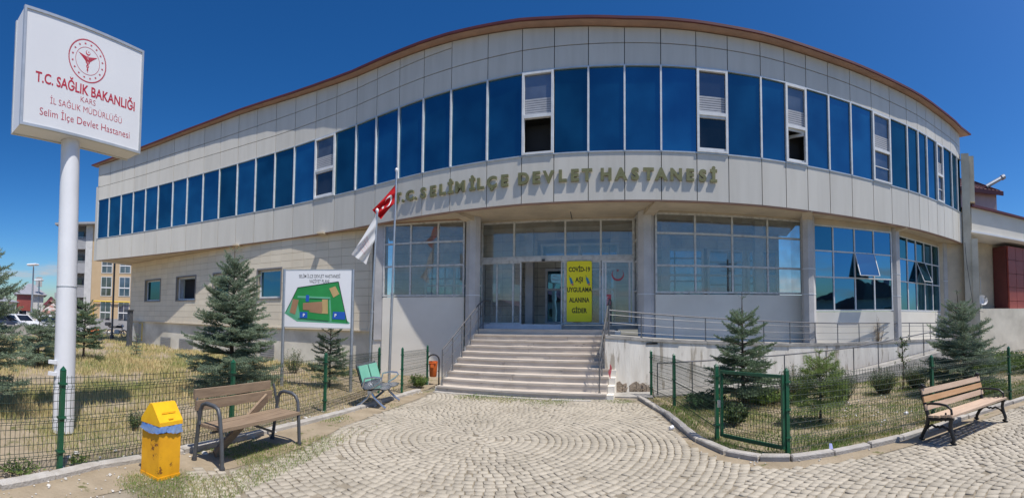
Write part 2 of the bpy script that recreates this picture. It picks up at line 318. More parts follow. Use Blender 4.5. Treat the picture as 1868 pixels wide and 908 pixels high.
wood_new = mat('varnished bench plank', (.55, .33, .17), .6, col2=(.44, .24, .11), scale=2.5, stretch=(1, 10, 10), bump=.25, bscale=20)
wood_pale = mat('pale bench plank', (.58, .43, .31), .7, col2=(.48, .34, .24), scale=2.5, stretch=(1, 10, 10), bump=.25, bscale=20)
dark_tube = mat('grey painted tube', (.085, .09, .10), .45, col2=(.06, .065, .07), scale=6)
black_iron = mat('black cast iron', (.018, .018, .020), .45, col2=(.012, .012, .013), scale=8, bump=.3, bscale=30)
mint_m = mat('mint seat pad', (.20, .50, .37), .5, col2=(.16, .43, .32), scale=3)
chrome_m = mat('chromed steel', (.55, .57, .60), .25, .9)
orange_m = mat('orange plastic', (.72, .16, .03), .45, col2=(.60, .12, .025), scale=5)
bark_m = mat('bark', (.13, .09, .06), .95, col2=(.08, .055, .04), scale=14, bump=.6, bscale=30)
blue_glass = glass_mirror('blue reflective glass', (.19, .43, .60), (.003, .028, .058), .34)
dark_blue_glass = glass_mirror('dark blue reflective glass', (.19, .42, .58), (.004, .025, .045), .6)
grey_glass = glass_mirror('grey glass', (.45, .5, .55), (.055, .065, .08), .25)
dark_glass = glass_mirror('dark window glass', (.4, .45, .48), (.012, .014, .018), .12)
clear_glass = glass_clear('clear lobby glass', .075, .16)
blind_m = mat('window blind', (.42, .43, .46), .8, col2=(.36, .37, .40), scale=3)
dark_in = mat('dark interior', (.03, .03, .032), .9)

# ================================================================== GROUND
def poly_fan(mb, poly, z, m=None): mb.add([(x, y, z) for x, y in poly], [tuple(range(len(poly)))], m)
LK = [(-4.15, -3.0), (-3.75, 1.0), (-3.70, 1.64), (-3.81, 2.85), (-3.63, 3.95), (-3.38, 5.6), (-2.99, 7.35), (-2.62, 9.2), (-2.25, 10.6)]
STL, STR = gp(797, 705, .0), gp(1105, 721, .0)
RK = [(2.86, 9.55), (2.82, 7.72), (2.66, 6.5), (2.58, 5.7), (2.64, 4.98), (2.86, 4.55), (3.15, 4.32), (3.68, 4.15), (4.75, 3.93), (6.3, 3.80), (8.35, 3.52), (12, 3.1), (16, 2.6)]
mb = MB(); n = 60
gx = sorted(set([-4000, -1500, -600, -250, -120] + list(np.arange(-70, 71, 5)) + [120, 250, 600, 1500, 4000]))
gy = sorted(set([-4000, -1500, -600, -250, -120, -60] + list(np.arange(-40, 71, 5)) + [120, 250, 600, 1500, 4000]))
vs = [(x, y, -0.03) for y in gy for x in gx]; nx = len(gx)
mb.add(vs, [(j * nx + i, j * nx + i + 1, (j + 1) * nx + i + 1, (j + 1) * nx + i) for j in range(len(gy) - 1) for i in range(nx - 1)])
struct(mb.build('ground', mat('far ground', (.17, .15, .11), .95, col2=(.12, .115, .075), scale=.05)))
mb = MB(); poly_fan(mb, [(-60, -3), (-3.9, -3), (-3.9, 1), (-2.4, 10), (-1.5, 14), (-4, 16), (-20, 19), (-24, 30), (-26, 36), (-60, 30)], -.02); struct(mb.build('lawn_soil', soil_m))
mb = MB(); poly_fan(mb, [(2.2, 5), (3, 4), (8, 3.3), (26, 1.5), (30, 12), (17, 12), (4, 14), (2.2, 11)], -.021); struct(mb.build('lawn_soil', soil_m))
mb = MB(); poly_fan(mb, LK + [(-1.9, 11.6), (2.3, 11.6)] + RK + [(16, -3.5), (-4.15, -3.5)], -.012)
struct(mb.build('plaza', plaza_soil))
# road beyond the left lawn
mb = MB()
ra, rb = pr(-260, 33), pr(262, 41)
mb.plan(ra, rb, -.03, -.018, -3.2, 3.2); struct(mb.build('road', asphalt_m))
mb = MB()
mb.plan(ra, rb, -.03, .05, -5.5, -3.22); mb.plan(ra, rb, -.03, .05, 3.22, 4.4); struct(mb.build('pavement', conc_m))
# kerb stones along both lawns
def kerb(pts, name, w=.12, h=.11, step=.62):
    mb = MB(); P = [Vector((x, y)) for x, y in pts]
    seg = [(P[i], P[i + 1]) for i in range(len(P) - 1)]
    for a, b in seg:
        L_ = (b - a).length; k = max(1, round(L_ / step)); d = (b - a) / k
        for i in range(k):
            s = a + d * i; e = s + d; t = d.normalized(); nrm = Vector((t.y, -t.x))
            g = .008; j = Vector((random.uniform(-.008, .008), random.uniform(-.008, .008))); zt = h + random.uniform(-.012, .006) - .05
            s2 = s + t * g + j; e2 = e - t * g + j; bv = .015
            pb = [s2 - nrm * w / 2, e2 - nrm * w / 2, e2 + nrm * w / 2, s2 + nrm * w / 2]; pt = [s2 - nrm * (w / 2 - bv) + t * bv, e2 - nrm * (w / 2 - bv) - t * bv, e2 + nrm * (w / 2 - bv) - t * bv, s2 + nrm * (w / 2 - bv) + t * bv]
            vs = [(*q, -.06) for q in pb] + [(*q, zt - bv) for q in pb] + [(*q, zt) for q in pt]
            fs = [(8, 9, 10, 11)] + [(r_ * 4 + q, r_ * 4 + (q + 1) % 4, r_ * 4 + 4 + (q + 1) % 4, r_ * 4 + 4 + q) for r_ in (0, 1) for q in range(4)]
            mb.add(vs, fs)
    return struct(mb.build(name, kerb_m))
mb = MB(); poly_fan(mb, [(p[0] + .02, p[1]) for p in LK[1:]] + [(-1.95, 10.9), (-2.0, 9.9), (-2.35, 8.0), (-2.6, 6.5), (-2.6, 5.3), (-2.85, 4.0), (-3.15, 3.1), (-3.2, 2.4), (-3.05, 1.2), (-3.2, -2.4), (-4.1, -2.4)], -.0065); struct(mb.build('bare_soil', soil_m))
mb = MB(); poly_fan(mb, [(2.42, 6.2), (2.36, 5.6), (2.42, 4.8), (2.72, 4.2), (3.12, 3.98), (3.9, 3.74), (4.8, 3.6), (6.2, 3.5), (8.3, 3.25), (12, 2.8), (12, 3.05)] + RK[2:11][::-1], -.0065); struct(mb.build('bare_soil', soil_m))
kerb(LK[1:], 'kerb'); kerb(RK, 'kerb')

# setts of the plaza laid in rings
def in_poly(x, y, P):
    c = False; j = len(P) - 1
    for i in range(len(P)):
        if (P[i][1] > y) != (P[j][1] > y) and x < (P[j][0] - P[i][0]) * (y - P[i][1]) / (P[j][1] - P[i][1]) + P[i][0]: c = not c
        j = i
    return c
sett_poly = [gp(330, 908), gp(338, 872), gp(352, 850), (-2.75, 4.0), (-2.55, 5.3), (-2.55, 6.6), (-2.35, 7.9), (-2.1, 9.0), (-1.85, 10.35), (STL[0] + .1, STL[1] - .45), (STR[0], STR[1] - .42), (2.65, 8.9), (2.66, 7.6), (2.5, 6.5), (2.38, 5.7), (2.42, 4.85), (2.75, 4.22), (3.15, 4.0), (3.9, 3.75), (4.8, 3.55), (6.2, 3.45), (8.2, 3.25), (12, 2.8), (12, -2.5), (-3.2, -2.5), (-3.0, 1.2)]
centers = [gp(872, 800), (3.9, 1.15), (-4.6, 1.2), (6.9, 5.4), (-.1, -.4), (8.6, 1.4), (3.0, 11.0), (-4.0, 9.6)]
sv = []; sf = []
for ci, (cx, cy) in enumerate(centers):
    rmax = 4.6; r = .10
    while r < rmax:
        w = .104 + .012 * math.sin(r * 9 + ci); a = random.random() * 6.28; a_end = a + 2 * math.pi
        while a < a_end - .02:
            L_ = random.uniform(.075, .13); da = L_ / r
            if a + da > a_end - .3 * da: da = a_end - a
            am = a + da / 2; mx, my = cx + r * math.cos(am), cy + r * math.sin(am)
            d0 = math.hypot(mx - cx, my - cy) - (0.35 if ci == 0 else 0)
            if all(j == ci or d0 < math.hypot(mx - q[0], my - q[1]) - (.35 if j == 0 else 0) for j, q in enumerate(centers)) and in_poly(mx, my, sett_poly) and mx * mx + my * my > 1.2 and random.random() > .012:
                g = random.uniform(.003, .008); gr = random.uniform(.003, .007); zt = random.uniform(-.002, .003)
                c4 = []
                for (rr, aa) in ((r - w / 2 + gr, a + g / r), (r - w / 2 + gr, a + da - g / r), (r + w / 2 - gr, a + da - g / r), (r + w / 2 - gr, a + g / r)):
                    rr = max(rr, .01); c4.append((cx + rr * math.cos(aa) + random.uniform(-.011, .011), cy + rr * math.sin(aa) + random.uniform(-.011, .011)))
                mxx = sum(q[0] for q in c4) / 4; myy = sum(q[1] for q in c4) / 4
                b = len(sv); tilt = random.uniform(-.004, .004)
                sv += [(q[0], q[1], -.02) for q in c4] + [(q[0], q[1], zt - .004) for q in c4] + [(mxx + (q[0] - mxx) * .95, myy + (q[1] - myy) * .95, zt + .0005 + tilt * .5 * (1 if k < 2 else -1)) for k, q in enumerate(c4)]
                for k in range(4):
                    sf.append((b + k, b + (k + 1) % 4, b + 4 + (k + 1) % 4, b + 4 + k)); sf.append((b + 4 + k, b + 4 + (k + 1) % 4, b + 8 + (k + 1) % 4, b + 8 + k))
                sf.append((b + 8, b + 9, b + 10, b + 11))
            a += da
        r += w
struct(mesh_np('paving', np.array(sv), np.array(sf), cobble_m))

# far hills
hm = mat('far hill', (.20, .22, .22), .95, col2=(.16, .18, .17), scale=.002)
mb = MB(); ang = np.radians(np.arange(-110, 111, 1.0)); prof = [60 + 55 * math.sin(a * 7 + .4) + 35 * math.sin(a * 17) + 12 * math.sin(a * 43) for a in ang]
for i in range(len(ang) - 1):
    q = []
    for k in (i, i + 1):
        s, c = math.sin(ang[k]), math.cos(ang[k]); hgt = max(prof[k], 5) * 1.15
        q.append([(3200 * s, 3200 * c, -2), (3500 * s, 3500 * c, hgt * .7), (3900 * s, 3900 * c, hgt), (4400 * s, 4400 * c, -2)])
    for k in range(3): mb.add([q[0][k], q[1][k], q[1][k + 1], q[0][k + 1]], [(0, 1, 2, 3)])
struct(mb.build('hills', hm, smooth=True))

# ================================================================== HOSPITAL
FU = [176.3,197,218.6,241,263.6,287,313.6,340.4,369,399,431.5,465.3,499.6,535.3,573,610,647,684.1,724.8,770,821.5,887.7,950,1009.7,1072.9,1140.3,1206.8,1271.7,1329.5,1390.3,1434.9,1474,1515.5,1556.5,1595.3,1628.3,1660,1680,1695.3,1711.6,1724.3,1739.4,1750.3,1756.7]
FP = [(-21.96,15.62),(-21.02,15.75),(-20.01,15.86),(-19.02,15.95),(-18.03,16.0),(-17.05,16.03),(-15.97,16.04),(-14.94,16.03),(-13.87,16.0),(-12.81,15.94),(-11.7,15.84),(-10.61,15.7),(-9.54,15.55),(-8.5,15.34),(-7.43,15.06),(-6.44,14.76),(-5.5,14.42),(-4.62,14.02),(-3.71,13.6),(-2.81,13.2),(-1.88,12.82),(-0.76,12.4),(0.23,12.04),(1.11,11.78),(2.02,11.52),(2.97,11.25),(3.92,10.98),(4.86,10.73),(5.73,10.52),(6.68,10.3),(7.43,10.17),(8.15,10.06),(8.93,9.94),(9.77,9.82),(10.66,9.72),(11.51,9.64),(12.35,9.56),(12.96,9.53),(13.53,9.54),(14.2,9.58),(14.74,9.61),(15.48,9.67),(16.08,9.77),(16.55,9.86)]
NF = len(FP)
ZB, ZT, ZS = 6.374, 8.715, 5.03
ZCu = [(176,10.9),(342,11.0),(433,10.98),(502,10.85),(575,10.67),(650,10.50),(730,10.36),(825,10.23),(890,10.12),(955,10.02),(1011,9.93),(1074,9.87),(1139,9.8),(1330,9.76),(1507,9.78),(1620,9.85),(1760,9.9)]
ZC = [float(np.interp(u, [a for a, b in ZCu], [b for a, b in ZCu])) for u in FU]
J1 = [float(np.interp(u, [176, 342, 502, 1139, 1760], [9.55, 9.55, 9.46, 9.36, 9.32])) for u in FU]
J2 = [float(np.interp(u, [176, 502, 690, 1139, 1760], [10.25, 10.15, 10.04, 10.03, 10.02])) for u in FU]
H = thing('hospital_building', 'long two storey hospital with curved beige panelled front and a band of blue mirror windows', 'building', (0, 13.5, 0))
nrm = []
for i in range(NF):
    a = FP[max(i - 1, 0)]; b = FP[min(i + 1, NF - 1)]; L_ = math.hypot(b[0] - a[0], b[1] - a[1]); nrm.append(((b[1] - a[1]) / L_, -(b[0] - a[0]) / L_))
off = lambda i, d: (FP[i][0] + nrm[i][0] * d, FP[i][1] + nrm[i][1] * d)
# backing (dark, shows in the joints) and the panels
mb = MB(); mbl = MB(); mp_ = MB(); mu = MB()
for i in range(NF - 1):
    a, b = FP[i], FP[i + 1]
    mbl.plan(a, b, ZS + .01, ZB - .02, -.30, -.035); mb.plan(a, b, ZT + .02, (ZC[i] - .01, ZC[i + 1] - .01), -.30, -.035)
    mp_.plan(a, b, ZS, ZB - .03, -.03, 0, .011)
    g = .012
    def row(z0, z1):
        mu.plan(a, b, (z0[0] + g, z0[1] + g), (z1[0] - g, z1[1] - g), -.03, 0, .011)
    tz = (ZC[i] + .0, ZC[i + 1] + .0)
    row((ZT + .03, ZT + .03), (J1[i], J1[i + 1]))
    if min(tz) - J2[i] > .12:
        row((J1[i], J1[i + 1]), (J2[i], J2[i + 1])); row((J2[i], J2[i + 1]), tz)
    else: row((J1[i], J1[i + 1]), tz)
mb.build('upper_backing', joint_m, H); mbl.build('lower_backing', joint_m, H); mp_.build('lower_cladding', clad_m, H); mu.build('upper_cladding', clad_m, H)
mb = MB(); mbl = MB()
for i in range(NF - 1): mb.plan(FP[i], FP[i + 1], ZT - .0, ZT + .035, -.1, .025); mbl.plan(FP[i], FP[i + 1], ZB - .035, ZB, -.1, .02)
mb.build('window_head_trim', alu_m, H); mbl.build('window_sill', alu_m, H)
OPEN = {14: 'shut', 22: 'open', 27: 'shut', 30: 'tilt', 34: 'screen', 39: 'screen'}
for i in range(NF - 1):
    a, b = FP[i], FP[i + 1]
    if i not in OPEN:
        mb = MB(); mb.plan(a, b, ZB, ZT, -.05, -.03, .012); w = mb.build('window', blue_glass, H)
        if i - 1 not in OPEN:
            mb = MB(); mb.plan(a, b, ZB, ZT, -.03, .03, -.024, math.hypot(b[0] - a[0], b[1] - a[1]) - .024); mb.build('mullion', white_fr, w)
    else:
        kind = OPEN[i]; t = .065; zm = ZB + 1.08; Lw = math.hypot(b[0] - a[0], b[1] - a[1])
        mb = MB()
        mb.plan(a, b, ZB + .002, ZT - .002, -.06, .05, .01, Lw - .01 - t); mb.plan(a, b, ZB + .002, ZT - .002, -.06, .05, Lw - .01 - t, .01)
        for z0, z1 in ((ZB + .004, ZB + t), (zm - .045, zm + .045), (ZT - t, ZT - .004)): mb.plan(a, b, z0, z1, -.058, .048, .01 + t, .01 + t)
        if kind in ('shut', 'tilt'):
            for z0, z1 in ((ZB + t, ZB + 2 * t), (zm - .045 - t, zm - .045)):
                mb.plan(a, b, z0, z1, -.05, .02 if kind == 'shut' else -.02, .01 + t, .01 + t)
        w = mb.build('window', white_fr, H, label='white framed opening window')
        mb = MB(); mb.plan(a, b, zm + .045, ZT - t, -.03, -.02, .01 + t); mb.build('upper_pane', grey_glass, w)
        mb = MB()
        for k in range(7): mb.plan(a, b, zm + .07 + k * .065, zm + .12 + k * .065, -.018, -.012, .02 + t)
        mb.build('blind', blind_m, w)
        if kind == 'open':
            mb = MB(); mb.plan(a, b, ZB + t, zm - .045, -.5, -.45, .01); mb.build('dark_opening', dark_in, w)
        elif kind == 'tilt':
            mb = MB(); mb.plan(a, b, ZB + t, zm - .045, -.5, -.45, .01); mb.build('dark_opening', dark_in, w)
            x0, y0 = a; tx, ty = (b[0] - a[0]) / Lw, (b[1] - a[1]) / Lw; q = (b[0] - tx * .1, b[1] - ty * .1); e = (q[0] - tx * .42 + .12, q[1] - ty * .42 + .38)
            mb = MB(); mb.plan(e, q, ZB + .07, ZB + .13, -.02, .03); mb.plan(e, q, zm - .2, zm - .12, -.02, .03); mb.plan(e, q, ZB + .07, zm - .12, -.02, .03, 0, .48 if Lw > .6 else .4)
            mb.build('open_sash', white_fr, w)
        else:
            mb = MB(); mb.plan(a, b, ZB + t, zm - .045, -.035, -.025, .01 + t); mb.build('lower_pane', dark_glass if kind == 'shut' else grey_glass, w)
            if kind == 'screen':
                mb = MB(); mb.plan(a, b, ZB + .5, ZB + .53, -.02, .0, .01 + t); mb.build('screen_bar', white_fr, w)
# interior band so that the floor is not hollow
mb = MB()
for i in range(NF - 1): mb.plan(FP[i], FP[i + 1], ZB - .1, ZT + .1, -.62, -.55)
mb.build('inner_wall', dark_in, H)
# left end fin of the overhang
mb = MB(); a = FP[0]; mb.hexa([(a[0] - .36, a[1] + .05, ZS), (a[0] - .015, a[1] + .02, ZS), (a[0] - .015, a[1] + 9, ZS), (a[0] - .36, a[1] + 9, ZS), (a[0] - .36, a[1] + .05, 9.62), (a[0] - .015, a[1] + .02, 9.62), (a[0] - .015, a[1] + 9, 9.62), (a[0] - .36, a[1] + 9, 9.62)])
mb.hexa([(a[0] - .10, a[1] - .0, 9.62), (a[0] - .01, a[1] + .0, 9.62), (a[0] - .01, a[1] + 9, 9.62), (a[0] - .10, a[1] + 9, 9.62), (a[0] - .10, a[1], ZC[0]), (a[0] - .01, a[1], ZC[0]), (a[0] - .01, a[1] + 9, ZC[0]), (a[0] - .10, a[1] + 9, ZC[0])])
mb.build('end_cladding', clad_m, H)
# roof: eave board, metal edge, sheet
ev = [.42 + .0 * i for i in range(NF)]
mb = MB(); me_ = MB(); ms = MB()
fo = [off(i, .25) for i in range(NF)]; fo[0] = (fo[0][0] - .5, fo[0][1]); fo[-1] = (fo[-1][0] + .35, fo[-1][1] - .05)
fi = [off(i, -.2) for i in range(NF)]; fi[0] = (fi[0][0] - .5, fi[0][1]); fi[-1] = (fi[-1][0] + .35, fi[-1][1])
for i in range(NF - 1):
    z0, z1 = ZC[i], ZC[i + 1]
    mb.hexa([(*fo[i], z0 + .02), (*fo[i + 1], z1 + .02), (*fi[i + 1], z1 + .02), (*fi[i], z0 + .02), (*fo[i], z0 + .09), (*fo[i + 1], z1 + .09), (*fi[i + 1], z1 + .09), (*fi[i], z0 + .09)])
    p, q = off(i, .30), off(i + 1, .30)
    if i == 0: p = (p[0] - .55, p[1])
    if i == NF - 2: q = (q[0] + .4, q[1] - .05)
    me_.hexa([(*p, z0 + .035), (*q, z1 + .035), (*fo[i + 1], z1 + .035), (*fo[i], z0 + .035), (*p, z0 + .105), (*q, z1 + .105), (*fo[i + 1], z1 + .12), (*fo[i], z0 + .12)])
    ridge0 = (FP[i][0], 22.0, 11.6); ridge1 = (FP[i + 1][0], 22.0, 11.6)
    ms.add([(*fo[i], z0 + .132), (*fo[i + 1], z1 + .132), ridge1, ridge0], [(0, 1, 2, 3)]); ms.add([ridge0, ridge1, (FP[i + 1][0], 28, 10), (FP[i][0], 28, 10)], [(0, 1, 2, 3)])
    # small seam ends of the roofing sheet
    for k in (.25, .75): pass
mb.build('eave_board', eave_m, H); me_.build('eave_edge', maroon_m, H); rf = ms.build('roof', maroon_m, H)
mb = MB(); x, y = pr(1092, 13.0); mb.tube([(x, y, 9.9), (x, y, 11.0)], .016, 6); mb.tube([(x, y, 10.3), (x, y, 10.33)], .03, 6); mb.build('lightning_rod', galv_m, rf)
# ---- ground floor plan points
A = gp(240, 481, ZS); B = pr(677, 15.5); C1, D1 = pr(697, 14.75), pr(846, 13.85)
E1, F1 = pr(877, 14.3), pr(1157, 13.55); G1, H1 = pr(1196, 12.8), pr(1466, 14.1); I1, J1_ = pr(1486, 13.95), pr(1630, 15.5); K1, L1 = pr(1641, 16.1), pr(1716, 18.9)
FIN = pr(1762, 19.5)
# soffit
back = [A, B, C1, D1, E1, F1, G1, H1, I1, J1_, K1, L1]
mb = MB()
fr = [off(i, -.03) for i in range(NF)]
def backy(x):
    xs = [p[0] for p in back]; ys = [p[1] for p in back]
    return float(np.interp(x, xs, ys)) + 1.2
for i in range(NF - 1):
    p, q = fr[i], fr[i + 1]
    mb.add([(*p, ZS + .005), (*q, ZS + .005), (q[0], max(backy(q[0]), q[1] + .3), ZS + .005), (p[0], max(backy(p[0]), p[1] + .3), ZS + .005)], [(3, 2, 1, 0)])
mb.hexa([(fr[0][0] - .3, fr[0][1] + .06, ZS + .004), (fr[0][0], fr[0][1], ZS + .004), (fr[0][0], fr[0][1] + 8, ZS + .004), (fr[0][0] - .3, fr[0][1] + 8, ZS + .004), (fr[0][0] - .3, fr[0][1] + .06, ZS + .03), (fr[0][0], fr[0][1], ZS + .03), (fr[0][0], fr[0][1] + 8, ZS + .03), (fr[0][0] - .3, fr[0][1] + 8, ZS + .03)])
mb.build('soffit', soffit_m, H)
mb = MB()
for i in range(NF - 1): mb.plan(off(i, -.035), off(i + 1, -.035), ZS - .035, ZS + .003, -.1, .02)
mb.build('soffit_edge', eave_m, H)
# ---- left tiled wall with windows
LT = math.hypot(B[0] - A[0], B[1] - A[1]); tW = ((B[0] - A[0]) / LT, (B[1] - A[1]) / LT); nW = (tW[1], -tW[0])
def sAt(u):                     # distance along the tiled wall hit by image column u
    d = ray(u, 560); # solve A + s t = k d
    M2 = np.array([[tW[0], -d[0]], [tW[1], -d[1]]]); s, k = np.linalg.solve(M2, [-A[0], -A[1]]); return s, k * math.hypot(d[0], d[1])
Wp = lambda s: (A[0] + tW[0] * s, A[1] + tW[1] * s)
wins = []
for u0, u1, v0, v1 in ((264, 291, 512, 552), (321, 355, 507, 551), (388, 416, 504, 549), (469, 511, 496, 546)):
    s0, r0 = sAt(u0); s1, r1 = sAt(u1); wins.append((s0, s1, zv((u0 + u1) / 2, v1, (r0 + r1) / 2), zv((u0 + u1) / 2, v0, (r0 + r1) / 2)))
wins = [(a, b, 2.62, 3.82) for a, b, c, d in wins]
mb = MB(); ZP = 1.42; z = ZP; rowh = .30; tw = .60
zs = list(np.arange(ZP, ZS, rowh)) + [ZS - .002]
bk = MB()
edges = [0] + [e for w in wins for e in (w[0], w[1])] + [LT]
for k in range(0, len(edges) - 1, 2): bk.plan(Wp(edges[k]), Wp(edges[k + 1]), ZP + .01, ZS - .003, -.25, -.02)
for a, b, c, d in wins: bk.plan(Wp(a), Wp(b), ZP + .01, c, -.25, -.02); bk.plan(Wp(a), Wp(b), d, ZS - .003, -.25, -.02)
bk.build('wall_backing', tile_joint, H)
for zi in range(len(zs) - 1):
    s = 0
    while s < LT - .01:
        e = min(s + tw, LT); segs = [(s, e)]
        z0, z1 = zs[zi] + .005, zs[zi + 1] - .005
        if z1 - z0 < .03: break
        for a, b, c, d in wins:
            if z1 > c and z0 < d:
                ns = []
                for p, q in segs:
                    if q <= a or p >= b: ns.append((p, q)); continue
                    if p < a: ns.append((p, a))
                    if q > b: ns.append((b, q))
                    if z0 < c - .02: mb.plan(Wp(max(p, a)), Wp(min(q, b)), z0, c, -.02, 0, .004)
                    if z1 > d + .02: mb.plan(Wp(max(p, a)), Wp(min(q, b)), d, z1, -.02, 0, .004)
                segs = ns
        for p, q in segs:
            if q - p > .03: mb.plan(Wp(p), Wp(q), z0, z1, -.02, 0, .004)
        s = e
mb.build('tiled_wall', tile_m, H)
mb = MB(); mb.plan(Wp(-.02), Wp(LT), ZP - .05, ZP + .0, -.25, .03); mb.build('tile_ledge', tile_m, H)
mb = MB(); mb.plan(A, B, -.6, ZP - .05, -.3, -.10); 
pl = mb.build('plinth', plinth_m, H)
# end return wall of the ground floor
mb = MB(); mb.plan((A[0] + .3, A[1] + 9), (A[0] - .0, A[1]), -.6, ZS - .002, -.28, -.03); mb.build('end_wall', tile_m, H)
alu_dark = mat('grey aluminium surround', (.26, .24, .23), .5, .2)
for k, (a, b, c, d) in enumerate(wins):
    mb = MB(); t = .07
    mb.plan(Wp(a - .06), Wp(b + .06), c - .07, c - .002, -.22, .03); mb.plan(Wp(a - .06), Wp(b + .06), d + .002, d + .07, -.22, .03)
    mb.plan(Wp(a - .06), Wp(a - .002), c - .001, d + .001, -.22, .028); mb.plan(Wp(b + .002), Wp(b + .06), c - .001, d + .001, -.22, .028)
    w = mb.build('window', alu_dark, H)
    mb = MB()
    for (p, q, z0, z1) in ((a + .002, a + t, c + .002, d - .002), (b - t, b - .002, c + .002, d - .002), (a + t, b - t, c + .002, c + t), (a + t, b - t, d - t, d - .002)): mb.plan(Wp(p), Wp(q), z0, z1, -.20, -.14)
    mb.build('frame', white_fr, w)
    if k == 1:
        mb = MB(); mb.plan(Wp(a + t), Wp(b - t), c + t, d - t, -.6, -.5); mb.build('dark_opening', dark_in, w)
        mb = MB(); mb.plan(Wp(a + t), (Wp(a + t)[0] + .18, Wp(a + t)[1] + .4), c + t, d - t, -.2, -.17); mb.build('open_sash', white_fr, w)
    else:
        mb = MB(); mb.plan(Wp(a + t), Wp(b - t), c + t, d - t, -.18, -.17); mb.build('pane', dark_blue_glass, w)
louv = mat('vent louvre', (.34, .33, .31), .6)
for u0, u1, v0, v1 in ((293, 311, 620, 634), (327, 352, 623, 640), (476, 500, 630, 648)):
    s0, r0 = sAt(u0); s1, r1 = sAt(u1); zc = zv((u0 + u1) / 2, (v0 + v1) / 2, (r0 + r1) / 2); zc = max(zc, .3)
    mb = MB(); mb.plan(Wp(s0), Wp(s1), zc - .28, zc + .28, -.1, -.085)
    for q in range(6): mb.plan(Wp(s0), Wp(s1), zc - .26 + q * .09, zc - .20 + q * .09, -.09, -.06)
    mb.build('vent', louv, H)
# ---- lobby and glazed bays
def frame_bay(P, Q, z0, z1, cols, rows, glass, name='window', fr_m=old_fr, wdt=.055, proud=.03, label=None, skip=()):
    L_ = math.hypot(Q[0] - P[0], Q[1] - P[1]); t = ((Q[0] - P[0]) / L_, (Q[1] - P[1]) / L_); pt = lambda s: (P[0] + t[0] * s, P[1] + t[1] * s)
    cs = [0] + [c * L_ for c in cols] + [L_]; rs = [z0] + rows + [z1]; mb = MB(); h = wdt / 2
    for k, c in enumerate(cs):
        c_ = min(max(c, h), L_ - h); mb.plan(pt(c_ - h), pt(c_ + h), z0, z1, -.05, proud)
    for k, r_ in enumerate(rs):
        r2 = min(max(r_, z0 + h), z1 - h)
        for j in range(len(cs) - 1):
            aa = max(cs[j], 0) + (h if j else 2 * h); bb = cs[j + 1] - (h if j < len(cs) - 2 else 2 * h)
            mb.plan(pt(aa), pt(bb), r2 - h, r2 + h, -.048, proud - .003)
    w = mb.build(name, fr_m, H, label=label)
    for j in range(len(cs) - 1):
        for k in range(len(rs) - 1):
            if (j, k) in skip: continue
            mb = MB(); mb.plan(pt(cs[j] + .004), pt(cs[j + 1] - .004), rs[k] + .004, rs[k + 1] - .004, -.012, -.004); mb.build('pane', glass, w)
    return w
def solid(P, Q, z0, z1, m, name, d0=-.2, d1=0.0): mb = MB(); mb.plan(P, Q, z0, z1, d0, d1); return mb.build(name, m, H)
ZG = 4.99
solid(C1, D1, -.3, 2.54, render_m, 'bay_wall', -.2, .02)
solid(pr(683, 14.95), pr(697.5, 14.8), 1.1, ZS - .003, col_m, 'wall_pilaster', -.3, .06)
solid(pr(681, 14.98), pr(697.5, 14.8), -.3, 1.1, render_m, 'bay_wall', -.3, .03)
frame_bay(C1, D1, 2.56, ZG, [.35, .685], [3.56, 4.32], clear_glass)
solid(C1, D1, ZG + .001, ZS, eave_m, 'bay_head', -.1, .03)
# entrance
ZF = 1.70
e_t = lambda f: (E1[0] + (F1[0] - E1[0]) * f, E1[1] + (F1[1] - E1[1]) * f)
ZTR = 3.68
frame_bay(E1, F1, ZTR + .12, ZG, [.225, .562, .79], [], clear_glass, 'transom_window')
solid(E1, F1, ZTR, ZTR + .12, old_fr, 'door_head', -.14, .05)
solid(E1, F1, ZG + .001, ZS, soffit_m, 'bay_head', -.1, .03)
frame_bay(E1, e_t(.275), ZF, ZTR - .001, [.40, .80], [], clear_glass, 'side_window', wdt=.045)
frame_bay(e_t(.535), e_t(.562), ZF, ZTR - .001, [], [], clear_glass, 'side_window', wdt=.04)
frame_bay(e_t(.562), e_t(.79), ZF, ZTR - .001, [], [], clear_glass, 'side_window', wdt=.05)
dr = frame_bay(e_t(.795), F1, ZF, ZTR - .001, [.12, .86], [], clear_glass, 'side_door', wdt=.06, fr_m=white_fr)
mb = MB(); p = e_t(.485); mb.box((p[0] - .32, p[1] + .0, ZTR + .03), (.10, .10, .06), 0); mb.build('door_sensor', black_ink, H)
# return glazing at right of the entrance
RT = pr(1164, 13.05)
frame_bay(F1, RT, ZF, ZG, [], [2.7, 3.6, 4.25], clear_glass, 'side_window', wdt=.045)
# right bays
solid(G1, H1, -.3, 2.57, render_m, 'bay_wall', -.2, .02)
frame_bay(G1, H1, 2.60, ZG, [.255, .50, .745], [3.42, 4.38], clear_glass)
solid(G1, H1, ZG + .001, ZS, soffit_m, 'bay_head', -.1, .03)
solid(I1, J1_, -.3, 2.02, render_m, 'bay_wall', -.2, .02)
w4 = frame_bay(I1, J1_, 2.05, 4.84, [.235, .5, .75], [3.15, 4.0], dark_blue_glass, wdt=.045, fr_m=white_fr)
solid(I1, J1_, 4.842, ZS, soffit_m, 'bay_head', -.1, .03)
solid(K1, L1, -.3, 2.02, render_m, 'bay_wall', -.2, .02)
w5 = frame_bay(K1, L1, 2.05, 4.86, [.2, .4, .6, .8], [3.15, 4.0], dark_blue_glass, wdt=.045, fr_m=white_fr)
solid(K1, L1, 4.862, ZS, soffit_m, 'bay_head', -.1, .03)
